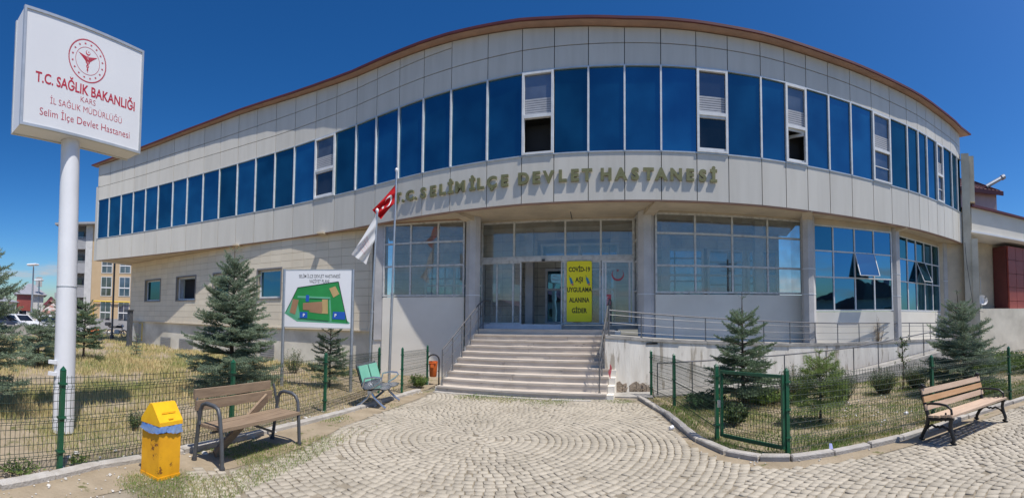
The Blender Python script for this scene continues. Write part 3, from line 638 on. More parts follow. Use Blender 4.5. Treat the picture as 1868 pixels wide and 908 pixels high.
# top hung sashes standing open
def hung(P, Q, f0, f1, z0, z1, out, par_):
    P = Vector(P); Q = Vector(Q); a = P.lerp(Q, f0); b = P.lerp(Q, f1); t = (Q - P).normalized(); nn = Vector((t.y, -t.x))
    al = a + nn * out; bl = b + nn * out
    T0, T1, B0, B1 = (*(a + nn * .04), z1), (*(b + nn * .04), z1), (*al, z0 + .06), (*bl, z0 + .06)
    mb = MB(); mb.add([B0, B1, T1, T0], [(0, 1, 2, 3)]); s = mb.build('open_sash', dark_blue_glass, par_)
    mb = MB()
    for p, q in ((T0, T1), (T0, B0), (T1, B1), (B0, B1)): mb.bar(p, q, .028, .025)
    mb.build('sash_frame', white_fr, s)
hung(I1, J1_, .50, .75, 3.15, 4.0, .36, w4); hung(K1, L1, .4, .6, 3.15, 4.0, .36, w5)
# columns
def column(u, r, rad=.26, z0=0, rot=0, n=8):
    x, y = pr(u, r); mb = MB(); pts = [(x + rad * math.cos(rot + 2 * math.pi * k / n), y + rad * math.sin(rot + 2 * math.pi * k / n)) for k in range(n)]
    mb.prism(pts, z0, ZS - .002); c = mb.build('column', col_m, H)
    pts = [(x + (rad + .008) * math.cos(rot + 2 * math.pi * k / n), y + (rad + .008) * math.sin(rot + 2 * math.pi * k / n)) for k in range(n)]
    for zz in (2.56, 3.35) if r > 13.7 else (2.56,): mb = MB(); mb.prism(pts, zz, zz + .03); mb.build('band', white_fr, c)
    return (x, y)
c1 = column(862, 13.7, .24, 0, .35); c2 = column(1180, 12.95, .28, 0, .18); c3 = column(1477, 13.75, .22, 0, .1); c4 = column(1636, 15.8, .19, 0, .2); c5 = column(1724, 19.2, .22, 0, 0)
# tapered beams under the soffit from each column to the edge
mb = MB()
for (x, y) in (c1, c2, c3, c4):
    k = min(range(NF), key=lambda i: math.hypot(FP[i][0] - x, FP[i][1] - y)); q = off(k, -.08); d = Vector((q[0] - x, q[1] - y)); d.normalize(); s = Vector((-d.y, d.x)) * .16
    a0 = Vector((x, y)); b0 = Vector(q)
    mb = MB(); mb.hexa([(*(a0 + s), ZS - .16), (*(b0 + s), ZS - .04), (*(b0 - s), ZS - .04), (*(a0 - s), ZS - .16), (*(a0 + s), ZS), (*(b0 + s), ZS), (*(b0 - s), ZS), (*(a0 - s), ZS)]); mb.build('soffit_beam', soffit_m, H)
for u in (585, 432):
    s, r_ = sAt(u); q = Wp(s); mb = MB(); mb.box((q[0] + .1, q[1] - .25, ZS - .03), (.25, .45, .06)); mb.build('soffit_beam', soffit_m, H)
mb = MB()
for u, r in ((1040, 12.9),): x, y = pr(u, r); mb.tube([(x, y, ZS), (x + .05, y, ZS - .22)], .015, 6)
mb.build('pipe_stub', dark_tube, H)
# lobby inside: floor, ceiling, inner wall of tile with blue windows
def inner(P, Q, back_): 
    L_ = math.hypot(Q[0] - P[0], Q[1] - P[1]); t = ((Q[0] - P[0]) / L_, (Q[1] - P[1]) / L_); n_ = (t[1], -t[0]); return (P[0] - n_[0] * back_, P[1] - n_[1] * back_), (Q[0] - n_[0] * back_, Q[1] - n_[1] * back_)
fl_m = mat('lobby floor', (.55, .52, .47), .35, col2=(.30, .28, .26), scale=2)
ceil_m = mat('lobby ceiling', (.80, .78, .72), .9)
in_tile = mat('inner wall tile', (.72, .66, .54), .7, col2=(.41, .37, .31), scale=1, island=.05)
mb = MB(); ring = [C1, D1, E1, F1, RT, G1, H1]; bkp = [(9.9, 13.6), (7.5, 14.6), (3.3, 15.7), (-1.2, 16.6), (-5.0, 17.2)]
mb.add([(x, y, ZF - .01) for x, y in ring + bkp], [tuple(range(len(ring + bkp)))]); mb.build('lobby_floor', fl_m, H)
mb = MB(); mb.add([(x, y, ZG + .06) for x, y in ring + bkp], [tuple(range(len(ring + bkp)))[::-1]]); mb.build('lobby_ceiling', ceil_m, H)
def tiles(P, Q, z0, z1, holes, name='inner_tiled_wall'):
    L_ = math.hypot(Q[0] - P[0], Q[1] - P[1]); t = ((Q[0] - P[0]) / L_, (Q[1] - P[1]) / L_); pt = lambda s: (P[0] + t[0] * s, P[1] + t[1] * s)
    b_ = MB(); b_.plan(P, Q, z0, z1, -.2, -.03); b_.build('inner_wall', joint_m, H)
    mb = MB(); zz = z0
    while zz < z1 - .05:
        s = 0; ze = min(zz + .34, z1)
        while s < L_ - .03:
            e = min(s + .66, L_)
            if not any(a * L_ < (s + e) / 2 < b * L_ and c < (zz + ze) / 2 < d for a, b, c, d in holes): mb.plan(pt(s), pt(e), zz, ze - .012, -.03, -.01, .006)
            s = e
        zz = ze
    mb.build(name, in_tile, H)
    for a, b, c, d in holes:
        w = MB(); pa, pb = pt(a * L_), pt(b * L_); h = .04; W_ = (b - a) * L_; nn = max(1, round(W_ / 1.1))
        for k in range(nn + 1): s = a * L_ + W_ * k / nn; w.plan(pt(s - h), pt(s + h), c, d, -.03, .05)
        for zz in [c + h, d - h] + ([c + (d - c) * .62] if d - c > 1.5 else []): w.plan(pa, pb, zz - h, zz + h, -.03, .045)
        wo = w.build('inner_window', white_fr, H); g = MB(); g.plan(pa, pb, c, d, -.025, -.005); g.build('pane', dark_blue_glass, wo)
PI1, PI2 = (-4.6, 16.6), (-1.0, 16.35); tiles(PI1, PI2, ZF, ZG + .05, [(.36, .98, 1.9, 3.9)])
PI3, PI4 = (-1.0, 16.35), (4.6, 14.75); tiles(PI3, PI4, ZF, ZG + .05, [(.37, .84, 3.95, 4.6), (.40, .56, 1.72, 3.7), (.62, .82, 1.72, 3.7)])
PI5, PI6 = (4.6, 14.75), (9.4, 13.4); tiles(PI5, PI6, ZF, ZG + .05, [(.16, .42, 1.9, 4.4), (.46, .72, 1.9, 4.4), (.76, .98, 1.9, 4.4)])
for u, r in ((966, 15.0), (1180, 14.3), (1385, 13.9), (1215, 13.9)):
    x, y = pr(u, r); mb = MB(); mb.box((x, y, 3.3), (.26, .26, 3.3), -.28); mb.build('lobby_column', col_m, H)
mb = MB(); x, y = pr(904, 14.9); mb.box((x, y, 2.9), (.26, .1, .34)); mb.build('wall_cabinet', alu_m, H)
# side return of ground floor to the fin, fin (pilaster)
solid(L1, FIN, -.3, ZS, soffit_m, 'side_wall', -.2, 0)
mb = MB(); fx, fy = pr(1773, 19.25)
dirv = Vector((fx, fy)).normalized(); sv_ = Vector((dirv.y, -dirv.x))
def fin(mb, wl_, wr_, d0, d1, z0, z1):
    c = Vector((fx, fy)); P = [c - sv_ * wl_ + dirv * d0, c + sv_ * wr_ + dirv * d0, c + sv_ * wr_ + dirv * d1, c - sv_ * wl_ + dirv * d1]
    mb.hexa([(*p, z0) for p in P] + [(*p, z1) for p in P])
fin(mb, .25, .10, -.1, 3.0, -.3, 9.0); fin(mb, -.101, .32, .1, 3.0, 6.9, 8.95)
mb.build('corner_pilaster', plinth_m, H)
mb = MB(); fin(mb, -.101, .38, -.15, 2.0, -.3, 5.2); mb.build('corner_buttress', plinth_m, H)
# lettering on the curved panels, each letter standing proud of the cladding
letters = [('T',727),('.',737),('C',749),('.',760),('S',773.5),('E',791),('L',808),('İ',823),('M',840.5),('İ',862.5),('L',877),('Ç',898),('E',921),('D',955.5),('E',978.5),('V',1001),('L',1026),('E',1048.5),('T',1071),('H',1105.8),('A',1132.8),('S',1158.5),('T',1183),('A',1206),('N',1233.4),('E',1258.3),('S',1281.5),('İ',1301.5)]
mb = MB()
for ch, u in letters:
    d = ray(u, 340); best = None
    for i in range(NF - 1):
        a, b = FP[i], FP[i + 1]; M2 = np.array([[d[0], a[0] - b[0]], [d[1], a[1] - b[1]]]); k, f = np.linalg.solve(M2, [a[0], a[1]])
        if 0 <= f < 1 and k > 0: best = (a[0] + (b[0] - a[0]) * f, a[1] + (b[1] - a[1]) * f, i)
    x, y, i = best; n_ = nrm[i] if math.hypot(x - FP[i][0], y - FP[i][1]) < .5 else nrm[i + 1]
    xa = Vector((-n_[1], n_[0], 0)); za = Vector((n_[0], n_[1], 0)); M_ = Matrix((( xa.x, 0, za.x, x + n_[0] * .04), (xa.y, 0, za.y, y + n_[1] * .04), (0, 1, 0, 5.57), (0, 0, 0, 1)))
    mb = MB(); text_mb(mb, ch, .43, M_, depth=.045, bold=.022, xscale=1.0); mb.build('letter', gold_m, H)
mb = MB()
for ch, u in letters[::1]:
    pass
# doorway stickers: red crescent ring with star and small red notice on the side door
xa = Vector((F1[0] - E1[0], F1[1] - E1[1], 0)).normalized(); za = Vector((xa.y, -xa.x, 0))
def onglass(u, v, depth=.012):
    d = ray(u, v); a, b = E1, F1; M2 = np.array([[d[0], a[0] - b[0]], [d[1], a[1] - b[1]]]); k, f = np.linalg.solve(M2, [a[0], a[1]])
    x, y = a[0] + (b[0] - a[0]) * f, a[1] + (b[1] - a[1]) * f; z = EYE + d[2] * k
    return Matrix(((xa.x, 0, za.x, x + za.x * depth), (xa.y, 0, za.y, y + za.y * depth), (0, 1, 0, z), (0, 0, 0, 1)))
def star(cx, cy, r, rot=90): return [(cx + (r if k % 2 == 0 else r * .4) * math.cos(R(rot + k * 36)), cy + (r if k % 2 == 0 else r * .4) * math.sin(R(rot + k * 36))) for k in range(10)]
def flat(mb, poly, M_, z=0.0, th=.003, m=None):
    n = len(poly); a = sum(poly[i][0] * poly[(i + 1) % n][1] - poly[(i + 1) % n][0] * poly[i][1] for i in range(n))
    if a < 0: poly = poly[::-1]
    mb.add([M_ @ Vector((x, y, z)) for x, y in poly] + [M_ @ Vector((x, y, z + th)) for x, y in poly], [tuple(range(n))[::-1], tuple(range(n, 2 * n))] + [(i, (i + 1) % n, (i + 1) % n + n, i + n) for i in range(n)], m)
def star_flat(mb, cx, cy, r, M_, z=0, m=None, rot=90):
    s = star(cx, cy, r, rot)
    for k in range(5): flat(mb, [s[(2 * k - 1) % 10], s[2 * k], s[(2 * k + 1) % 10]], M_, z, m=m)
    flat(mb, [s[1], s[3], s[5], s[7], s[9]], M_, z, m=m)
def crescent(mb, cx, cy, r, M_, z=0, rot=0, k=.8, off_=.28, m=None):
    o = []; i_ = []; n = 20
    a0 = 40
    for q in range(n + 1):
        a = R(rot + a0 + (360 - 2 * a0) * q / n); o.append((cx + r * math.cos(a), cy + r * math.sin(a)))
    c2 = (cx + off_ * r * math.cos(R(rot)), cy + off_ * r * math.sin(R(rot)))
    e0 = o[0]; r2 = math.hypot(e0[0] - c2[0], e0[1] - c2[1]); aa = math.degrees(math.atan2(e0[1] - c2[1], e0[0] - c2[0])) - rot
    for q in range(n + 1):
        a = R(rot + aa + (360 - 2 * aa) * q / n); i_.append((c2[0] + r2 * math.cos(a), c2[1] + r2 * math.sin(a)))
    for q in range(n): flat(mb, [o[q], o[q + 1], i_[q + 1], i_[q]], M_, z, m=m)
mb = MB(); M_ = onglass(1127, 501, .02); crescent(mb, 0, 0, .19, M_, rot=90, off_=.16, m=red_ink); st = mb.build('door_crescent', red_ink, dr); mb = MB(); star_flat(mb, 0, .13, .045, M_, m=red_ink)
st = mb.build('door_star', red_ink, dr)
mb = MB(); M_ = onglass(1109, 547, .018); flat(mb, [(-.10, -.17), (.10, -.17), (.10, .17), (-.10, .17)], M_, m=red_ink2)
crescent(mb, 0, .05, .05, M_, .004, rot=0, m=white_p)
for k in range(3): flat(mb, [(-.07, -.12 + k * .035), (.07, -.12 + k * .035), (.07, -.105 + k * .035), (-.07, -.105 + k * .035)], M_, .004, m=white_p)
mb.build('door_notice', None, dr)
# automatic door leaf seen inside
mb = MB(); 
solid(PI3, PI4, ZF, ZF + .002, fl_m, 'threshold', -.1, .05)
# gas pipe and cable on the plinth
gasy = mat('yellow gas pipe', (.70, .48, .02), .5)
mb = MB(); s, r_ = sAt(262); q = Wp(s); mb.tube([(q[0] - .3, q[1] - .05, 1.25), (q[0], q[1] - .07, 1.28), (q[0] + .02, q[1] - .07, .2)], .03, 6); mb.build('gas_pipe', gasy, H)
mb = MB(); mb.box((q[0] - .55, q[1] - .3, .72), (.5, .3, 1.05), -.05); mb.box((q[0] - .55, q[1] - .46, .75), (.4, .02, .85), -.05); mb.build('gas_cabinet', alu_m, H)
# cable down the right end
mb = MB(); z_ = [5.0, 4.2, 3.2, 2.4, 2.05]; us = [1765, 1767, 1772, 1776, 1783]; mb.tube([(*pr(u, 18.9), z) for u, z in zip(us, z_)] + [(*pr(1795, 19.0), 1.98)], .012, 5); mb.build('cable', black_ink, H)

# ================================================================== STAIRS AND RAMP
L0 = Vector(gp(797, 703, .13)); R0 = Vector(gp(1106, 718.5, .13)); tS = (R0 - L0).normalized(); nS = Vector((-tS.y, tS.x))
stairs = thing('entrance_stairs', 'wide worn pale stone steps climbing to the glazed hospital entrance', 'stairs', (*((L0 + R0) / 2), 0))
for i in range(9):
    z1 = .13 + .157 * i; a = L0 + nS * (.30 * i); b = R0 + nS * (.30 * i)
    mb = MB()
    for lo_, z0_, z1_, d0, d1 in ((0, z1 - .045, z1, -.36 if i else -.34, .02), (0, z1 - .165, z1 - .046, -.34, 0)):
        # slabs of unequal length along the step
        cuts = sorted([0, 1] + [random.uniform(.2, .8) for _ in range(2)]) if d1 > 0 else [0, random.uniform(.3, .7), 1]
        for k in range(len(cuts) - 1):
            p = a.lerp(b, cuts[k]); q = a.lerp(b, cuts[k + 1])
            dz = random.uniform(-.003, .003) if d1 > 0 else 0
            mb.plan(p, q, z0_ + (0 if z0_ > -.02 else 0), z1_ + dz, d0 , d1 + random.uniform(-.006, .006), .003)
    mb.build('step', stone_step, stairs)
mb = MB(); a = L0 + nS * 2.7; b = R0 + nS * 2.7
mb.plan(a, b, 1.38, 1.543, -1.6, .02); mb.build('landing', stone_step, stairs)
mb = MB(); mb.plan(L0 + nS * 2.72, R0 + nS * 2.72, 0, 1.37, -1.4, -.02); mb.plan(L0 + nS * .3 + tS * .02, R0 + nS * .3 - tS * .02, -.05, .1, -2.3, -.1); mb.build('core', conc_m, stairs)
lil = mat('lilac white marble', (.62, .62, .65), .4, col2=(.52, .52, .56), scale=5)
mb = MB(); mb.plan(e_t(-.03), e_t(.55), 1.544, ZF - .004, -.2, .42, 0); mb.build('threshold_slab', lil, stairs)
mb = MB(); mb.plan(e_t(.551), e_t(1.05), 1.544, ZF - .03, -.2, .30, 0); mb.build('threshold_slab', conc_m, stairs)
mb = MB()
for f0, f1 in ((.0, .26), (.262, .48), (.485, .70), (.705, .93)): p, q = L0.lerp(R0, f0), L0.lerp(R0, f1); mb.plan(p, q, -.02, .012, .03 + .06, .03 + .22, .02)
mb.build('foot_slab', kerb_m, stairs)
# side cheeks
mb = MB()
prof = [(0, 0)]; 
for i in range(10): prof += [(.30 * i, .12 + .157 * i), (.30 * (i + 1), .12 + .157 * i)]
prof += [(3.0, 0)]
for side, base, s0, s1 in (('r', R0, .004, .16), ('l', L0, -.05, -.004)):
    v0 = [(*(base + nS * s + tS * s0), z - .02) for s, z in prof]; v1 = [(*(base + nS * s + tS * s1), z - .02) for s, z in prof]
    n_ = len(prof); nv = len(mb.v)
    mb = MB(); mb.add(v0 + v1, [tuple(range(n_)), tuple(range(n_, 2 * n_))[::-1]] + [(k, (k + 1) % n_, (k + 1) % n_ + n_, k + n_) for k in range(n_)]); mb.build('side_cheek', render_m, stairs)
pass

# ramp: upper run to the right, lower run back to the plaza
UP = [(1104, 10.75, 611), (1150, 10.9, 614), (1190, 11.1, 617.5), (1240, 11.35, 620), (1290, 11.7, 622), (1360, 12.15, 624.5), (1441, 12.9, 626), (1520, 13.8, 625.5), (1600, 14.9, 622.5), (1660, 16.0, 620), (1700, 16.9, 618.5), (1735, 17.8, 617)]
UPp = [pr(u, r) for u, r, v in UP]; UPz = [zv(u, v, r) for u, r, v in UP]
ramp = thing('access_ramp', 'folded wheelchair ramp with weathered pale retaining wall beside the steps', 'ramp', (*UPp[3], 0))
LO = [(1192, 10.35, 0.02), (1300, 10.75, .05), (1400, 11.1, .10), (1500, 11.7, .17), (1556, 12.2, .23), (1600, 12.9, .31), (1645, 13.8, .40), (1700, 15.4, .52), (1738, 17.0, .62)]
LOp = [pr(u, r) for u, r, z in LO]; LOz = [z for u, r, z in LO]
mb = MB(); mt = MB(); mu_ = MB()
for i in range(len(UP) - 1):
    mb.plan(UPp[i], UPp[i + 1], -.3, (UPz[i] - .075, UPz[i + 1] - .075), -.2, 0)
    mt.plan(UPp[i], UPp[i + 1], (UPz[i] - .074, UPz[i + 1] - .074), (UPz[i], UPz[i + 1]), -.25, .025 + .008 * (i % 3))
    # deck back to the building wall
    k0 = min(max(i / (len(UP) - 1), 0), 1)
mb.build('retaining_wall', ret_m, ramp); mt.build('edge_slab', conc_m, ramp)
bw = [F1, RT, G1, H1, I1, J1_, K1, L1]
bx = [p[0] for p in bw]; by = [p[1] for p in bw]
for i in range(len(UP) - 1):
    p, q = UPp[i], UPp[i + 1]
    def bk_(pt): # radially behind
        r_ = math.hypot(*pt); k = (r_ + 3.0) / r_; x = pt[0] * k; return (x, pt[1] * k)
    mu_.add([(*p, UPz[i] - .006), (*q, UPz[i + 1] - .006), (*bk_(q), UPz[i + 1] - .006), (*bk_(p), UPz[i] - .006)], [(0, 1, 2, 3)])
mu_.build('upper_deck', conc_m, ramp)
mb = MB(); 
for i in range(len(LO) - 1):
    p, q = LOp[i], LOp[i + 1]; r0 = math.hypot(*p); r1 = math.hypot(*q)
    mb.add([(*p, LOz[i]), (*q, LOz[i + 1]), (q[0] * (1 + 1.3 / r1), q[1] * (1 + 1.3 / r1), LOz[i + 1]), (p[0] * (1 + 1.3 / r0), p[1] * (1 + 1.3 / r0), LOz[i])], [(0, 1, 2, 3)])
    mb.plan(p, q, -.2, (LOz[i] + .0, LOz[i + 1] + .0), -.12, .12)
mb.build('lower_deck', conc_m, ramp)
# broken render at the foot of the wall, hollow dark stain
rub = mat('rubble base', (.36, .29, .22), .95, col2=(.22, .175, .13), scale=9, bump=1.0, bscale=30)
P_ = []; 
mb = MB(); p0 = Vector(UPp[0]); p1 = Vector(UPp[2]); tt = (p1 - p0); nn_ = Vector((tt.y, -tt.x)).normalized(); N_ = 14
top = [.30, .36, .33, .25, .29, .21, .24, .18, .24, .27, .20, .23, .17, .12, .08]
for k in range(N_):
    a = p0 + tt * (k / N_); b = p0 + tt * ((k + 1) / N_)
    mb.plan(a, b, -.02, (top[k], top[k + 1]), 0, .012 + .03 * random.random())
for k in range(90):
    f = random.random(); q = p0 + tt * f + nn_ * random.uniform(.0, .06); h_ = random.uniform(0, top[int(f * N_)]); s = random.uniform(.012, .035); mb.box((*q, h_), (s, s * .8, s * .7), random.random() * 3, rx=random.random())
mb.build('broken_base', rub, ramp)
mb = MB(); q = Vector(UPp[1]); t1 = (Vector(UPp[2]) - q).normalized(); mb.plan(q + t1 * .42, q + t1 * .72, UPz[1] - .20, UPz[1] - .15, .0, .02); mb.build('broken_spot', dark_in, ramp)
# exposed patches of fallen render by the lower ramp
# low landing of concrete at the foot
mb = MB(); c = Vector(gp(1145, 718)); mb.prism([gp(1106, 716), gp(1185, 716), gp(1192, 726), gp(1108, 724)], -.03, .02); mb.build('foot_slab', conc_m, ramp)

def railing(name, label, pts, h, par_grp, posts, bars=3, r=.018, rb=.008, end=None):
    """pts: (x,y,z) of the base line; posts: indices that carry a post"""
    t = thing(name, label, 'handrail', pts[0], group=par_grp)
    mb = MB(); mb.tube([(x, y, z + h) for x, y, z in pts], r, 8); mb.build('top_rail', steel_m, t, smooth=True)
    for i in posts:
        x, y, z = pts[i]; mb = MB(); mb.tube([(x, y, z - .01), (x, y, z + h)], r * .85, 8); mb.tube([(x, y, z - .005), (x, y, z + .012)], r * 2, 8); mb.build('post', steel_m, t, smooth=True)
    for k in range(bars):
        mb = MB(); mb.tube([(x, y, z + h * (.18 + .64 * k / max(1, bars - 1))) for x, y, z in pts], rb, 6); mb.build('bar', steel_m, t, smooth=True)
    return t
def resample(P, n):
    P = [Vector(p) for p in P]; d = [0]
    for i in range(len(P) - 1): d.append(d[-1] + (P[i + 1] - P[i]).length)
    out = []
    for k in range(n):
        s = d[-1] * k / (n - 1); i = max(j for j in range(len(P)) if d[j] <= s + 1e-9); i = min(i, len(P) - 2)
        out.append(tuple(P[i].lerp(P[i + 1], (s - d[i]) / (d[i + 1] - d[i]))))
    return out
base = [(*p, z) for p, z in zip(UPp, UPz)]
base = [tuple(Vector(b) + Vector((0, 0, 0)) + Vector((b[0], b[1], 0)).normalized() * .08) for b in base]
rp_ = []
for u in (1111, 1170, 1229, 1287, 1347, 1393, 1441, 1487, 1528, 1567, 1601, 1630, 1659, 1684, 1697, 1712, 1722):
    r_ = float(np.interp(u, [a for a, b, c in UP], [b for a, b, c in UP])) + .08; z = float(np.interp(u, [a for a, b, c in UP], UPz)); rp_.append((*pr(u, r_), z))
railing('ramp_handrail', 'steel handrail with three bars along the upper run of the ramp', [rp_[0]] + rp_[1:], .62, None, list(range(0, len(rp_))), 3)
rl = []
for u in (1199, 1262, 1345, 1430, 1506, 1556, 1601, 1645, 1684, 1718):
    r_ = float(np.interp(u, [a for a, b, c in LO], [b for a, b, c in LO])); z = float(np.interp(u, [a for a, b, c in LO], LOz)); rl.append((*pr(u, r_), z))
railing('ramp_handrail', 'lower steel handrail sloping up from the green fence along the outer run of the ramp', rl, .74, None, list(range(len(rl))), 1)
# stair handrails
def stair_rail(base, sgn, label, name='stair_handrail'):
    pts = []
    for i in (0, 2, 4, 6, 8): p = base + nS * (.30 * i + .14) - tS * sgn * .07; pts.append((p.x, p.y, .13 + .157 * i))
    p = base + nS * 2.95 - tS * sgn * .07; pts.append((p.x, p.y, 1.54))
    p = base + nS * 3.6 - tS * sgn * .07; pts.append((p.x, p.y, 1.56))
    return railing(name, label, pts, .88, None, list(range(len(pts))) , 3)
stair_rail(L0, -1 * -1 * -1, 'steel handrail of the steps next to the orange bin')
stair_rail(R0 - tS * .1, 1, 'steel handrail of the steps next to the pale retaining wall')
mb = MB(); p = R0 + nS * .45 + tS * .05
for k in range(5): mb.tube([(p.x + .01 * k, p.y, .75 - .02 * k), (p.x + .03 * math.sin(k), p.y, .62), (p.x - .01 * k, p.y, .42 + .03 * k)], .010, 5)
tag(mb.build('cloth_strip', red_ink2), 'faded red cloth strip tied to a stair handrail by the retaining wall', 'cloth')

# ================================================================== ANNEX ON THE RIGHT
AN = thing('side_annex', 'low pale side wing with white fascia and maroon cladding beyond the tall pilaster', 'building', (*pr(1868, 22.5), 0))
a0 = Vector(pr(1779, 19.7)); a1 = Vector(pr(1868, 22.4)); ad = (a1 - a0).normalized(); an = Vector((ad.y, -ad.x)); a2 = a0 + ad * 16
zt0, zt1 = zv(1779, 374, 19.7), zv(1868, 394, 22.4); slope = 0
ztp = (zt0 + zt1) / 2 - .12; zb_ = (zv(1780, 420, 19.7) + zv(1868, 437, 22.4)) / 2
mb = MB(); mb.plan(a0, a2, zb_, ztp, -2.2, 0); mb.build('fascia', render_m, AN)
mb = MB(); mb.plan(a0 - ad * .1, a2, zb_ - .09, zb_ - .002, -2.2, .06); mb.build('cornice', white_p, AN)
mb = MB(); mb.plan(a0 - ad * .1, a2, ztp + .002, ztp + .10, -7, .16); mb.build('roof', maroon_m, AN)
mb = MB(); mb.plan(a0, a2, -.3, zb_ - .1, -2.6, -1.55); mb.build('wall', soffit_m, AN)
mb = MB(); mb.plan(a0 - ad * .4, a2, -.4, zv(1820, 563, 21), -1.6, .12); mb.build('base_wall', plinth_m, AN)
s1 = 3.1
mroon2 = mat('maroon composite cladding', (.30, .075, .06), .4, col2=(.26, .062, .05), scale=1, island=.06)
mb = MB(); bkz0, bkz1 = zv(1845, 574, 21.5), zb_ - .3
for i in range(10):
    for k in range(5):
        mb.plan(a0 + ad * (s1 + .62 * i), a0 + ad * (s1 + .62 * (i + 1)), bkz0 + (bkz1 - bkz0) * k / 5 + .01, bkz0 + (bkz1 - bkz0) * (k + 1) / 5 - .01, -.6, -.5, .012)
mb.build('maroon_cladding', mroon2, AN)
mb = MB(); mb.plan(a0 + ad * (s1 - .05), a2, bkz0 - .01, bkz1 + .02, -1.5, -.61); mb.build('cladding_backing', maroon_m, AN)
mb = MB(); mb.box((*(a0 + ad * 2.0 + an * .02), 5.2), (.1, .1, .1)); 
# rooftop house
RH = thing('rooftop_house', 'small pink walled roof house with maroon metal roof behind the pilaster', 'building', (*pr(1800, 25.5), 7.3))
h0 = Vector(pr(1740, 24.8)); h1 = Vector(pr(1826, 26.2)); hd = (h1 - h0).normalized()
pinkw = mat('pink render', (.58, .47, .43), .9)
mb = MB(); mb.plan(h0, h1, 6.9, 9.27, -3.4, 0); mb.build('wall', pinkw, RH)
mb = MB(); 
hn = Vector((hd.y, -hd.x)); e0 = h0 - hd * .3 + hn * .35; e1 = h1 + hd * .3 + hn * .35; f0_ = h0 - hn * 1.7; f1_ = h1 - hd * .8 - hn * 1.7; g0 = h0 - hn * 3.7; g1 = h1 + hd * .3 - hn * 3.7
mb.add([(*e0, 9.27), (*e1, 9.27), (*f1_, 10.45), (*f0_, 10.45), (*g0, 9.27), (*g1, 9.27)], [(0, 1, 2, 3), (1, 5, 2), (3, 2, 5, 4)])
mb.plan(e0, e1, 9.02, 9.27, -.06, 0)
for k in range(14): q = e0.lerp(e1, k / 14); w_ = f0_.lerp(f1_, k / 14); mb.bar((*q, 9.29), (*w_, 10.47), .05, .03)
mb.build('roof', maroon_m, RH)
mb = MB(); q = h1 - hd * .75 + hn * .1; mb.tube([(*q, 9.5), (*(q + hd * 1.15), 10.2)], .12, 8); mb.tube([(*(q + hd * 1.1), 10.17), (*(q + hd * 1.28), 10.28)], .16, 8); mb.build('flue_pipe', galv_m, RH)
# satellite dish
DX, DY = a0 + ad * 1.3 + an * -.75
dz = zv(1806, 548, 19.9); DT = thing('satellite_dish', 'white satellite dish on a pole in the recess of the side wing', 'satellite dish', (DX, DY, 2.0))
mb = MB(); Rr = .26; vs = []; fs = []
ax = Vector((-.55, -.75, .35)).normalized(); s = ax.cross(Vector((0, 0, 1))).normalized(); t_ = s.cross(ax)
C_ = Vector((DX, DY, dz + .05))
for j in range(5):
    for k in range(20): a = 2 * math.pi * k / 20; rr = Rr * j / 4; vs.append(C_ + (s * math.cos(a) + t_ * math.sin(a)) * rr + ax * (.12 * (j / 4) ** 2))
for j in range(4):
    for k in range(20): fs.append((j * 20 + k, j * 20 + (k + 1) % 20, (j + 1) * 20 + (k + 1) % 20, (j + 1) * 20 + k))
mb.add(vs, fs); mb.build('dish', white_p, DT, smooth=True)
mb = MB(); mb.tube([C_ - t_ * Rr + ax * .1, C_ + ax * .42], .012, 5); mb.tube([C_ + ax * .38, C_ + ax * .48], .035, 8); mb.build('receiver_arm', dark_tube, DT)
mb = MB(); mb.tube([(DX, DY, 1.9), (DX, DY, dz + .05), C_ - ax * .02], .02, 6); mb.tube([(DX - .35, DY - .15, 2.0), (DX - .35, DY - .15, dz + 1.15)], .014, 5)
for k in range(4): mb.tube([(DX - .5, DY - .2, dz + .75 + k * .12), (DX - .2, DY - .1, dz + .75 + k * .12)], .008, 4)
mb.build('mast', galv_m, DT)
# metal frame leaning by the pilaster
mb = MB(); q0 = Vector(gp(1768, 655, .0)); 
fx0 = Vector(pr(1776, 17.6)); fx1 = Vector(pr(1800, 17.9))
for k in range(4): a = fx0.lerp(fx1, k / 3); mb.tube([(*a, .05), (a.x + .1, a.y + .45, 1.05)], .012, 5)
for k in range(5): z_ = .1 + .23 * k; f = (z_ - .05); mb.tube([(fx0.x + .1 * f, fx0.y + .45 * f, z_), (fx1.x + .1 * f, fx1.y + .45 * f, z_)], .010, 5)
tag(mb.build('metal_grille', dark_tube), 'rusty metal grille leaning against the corner pilaster', 'grille')

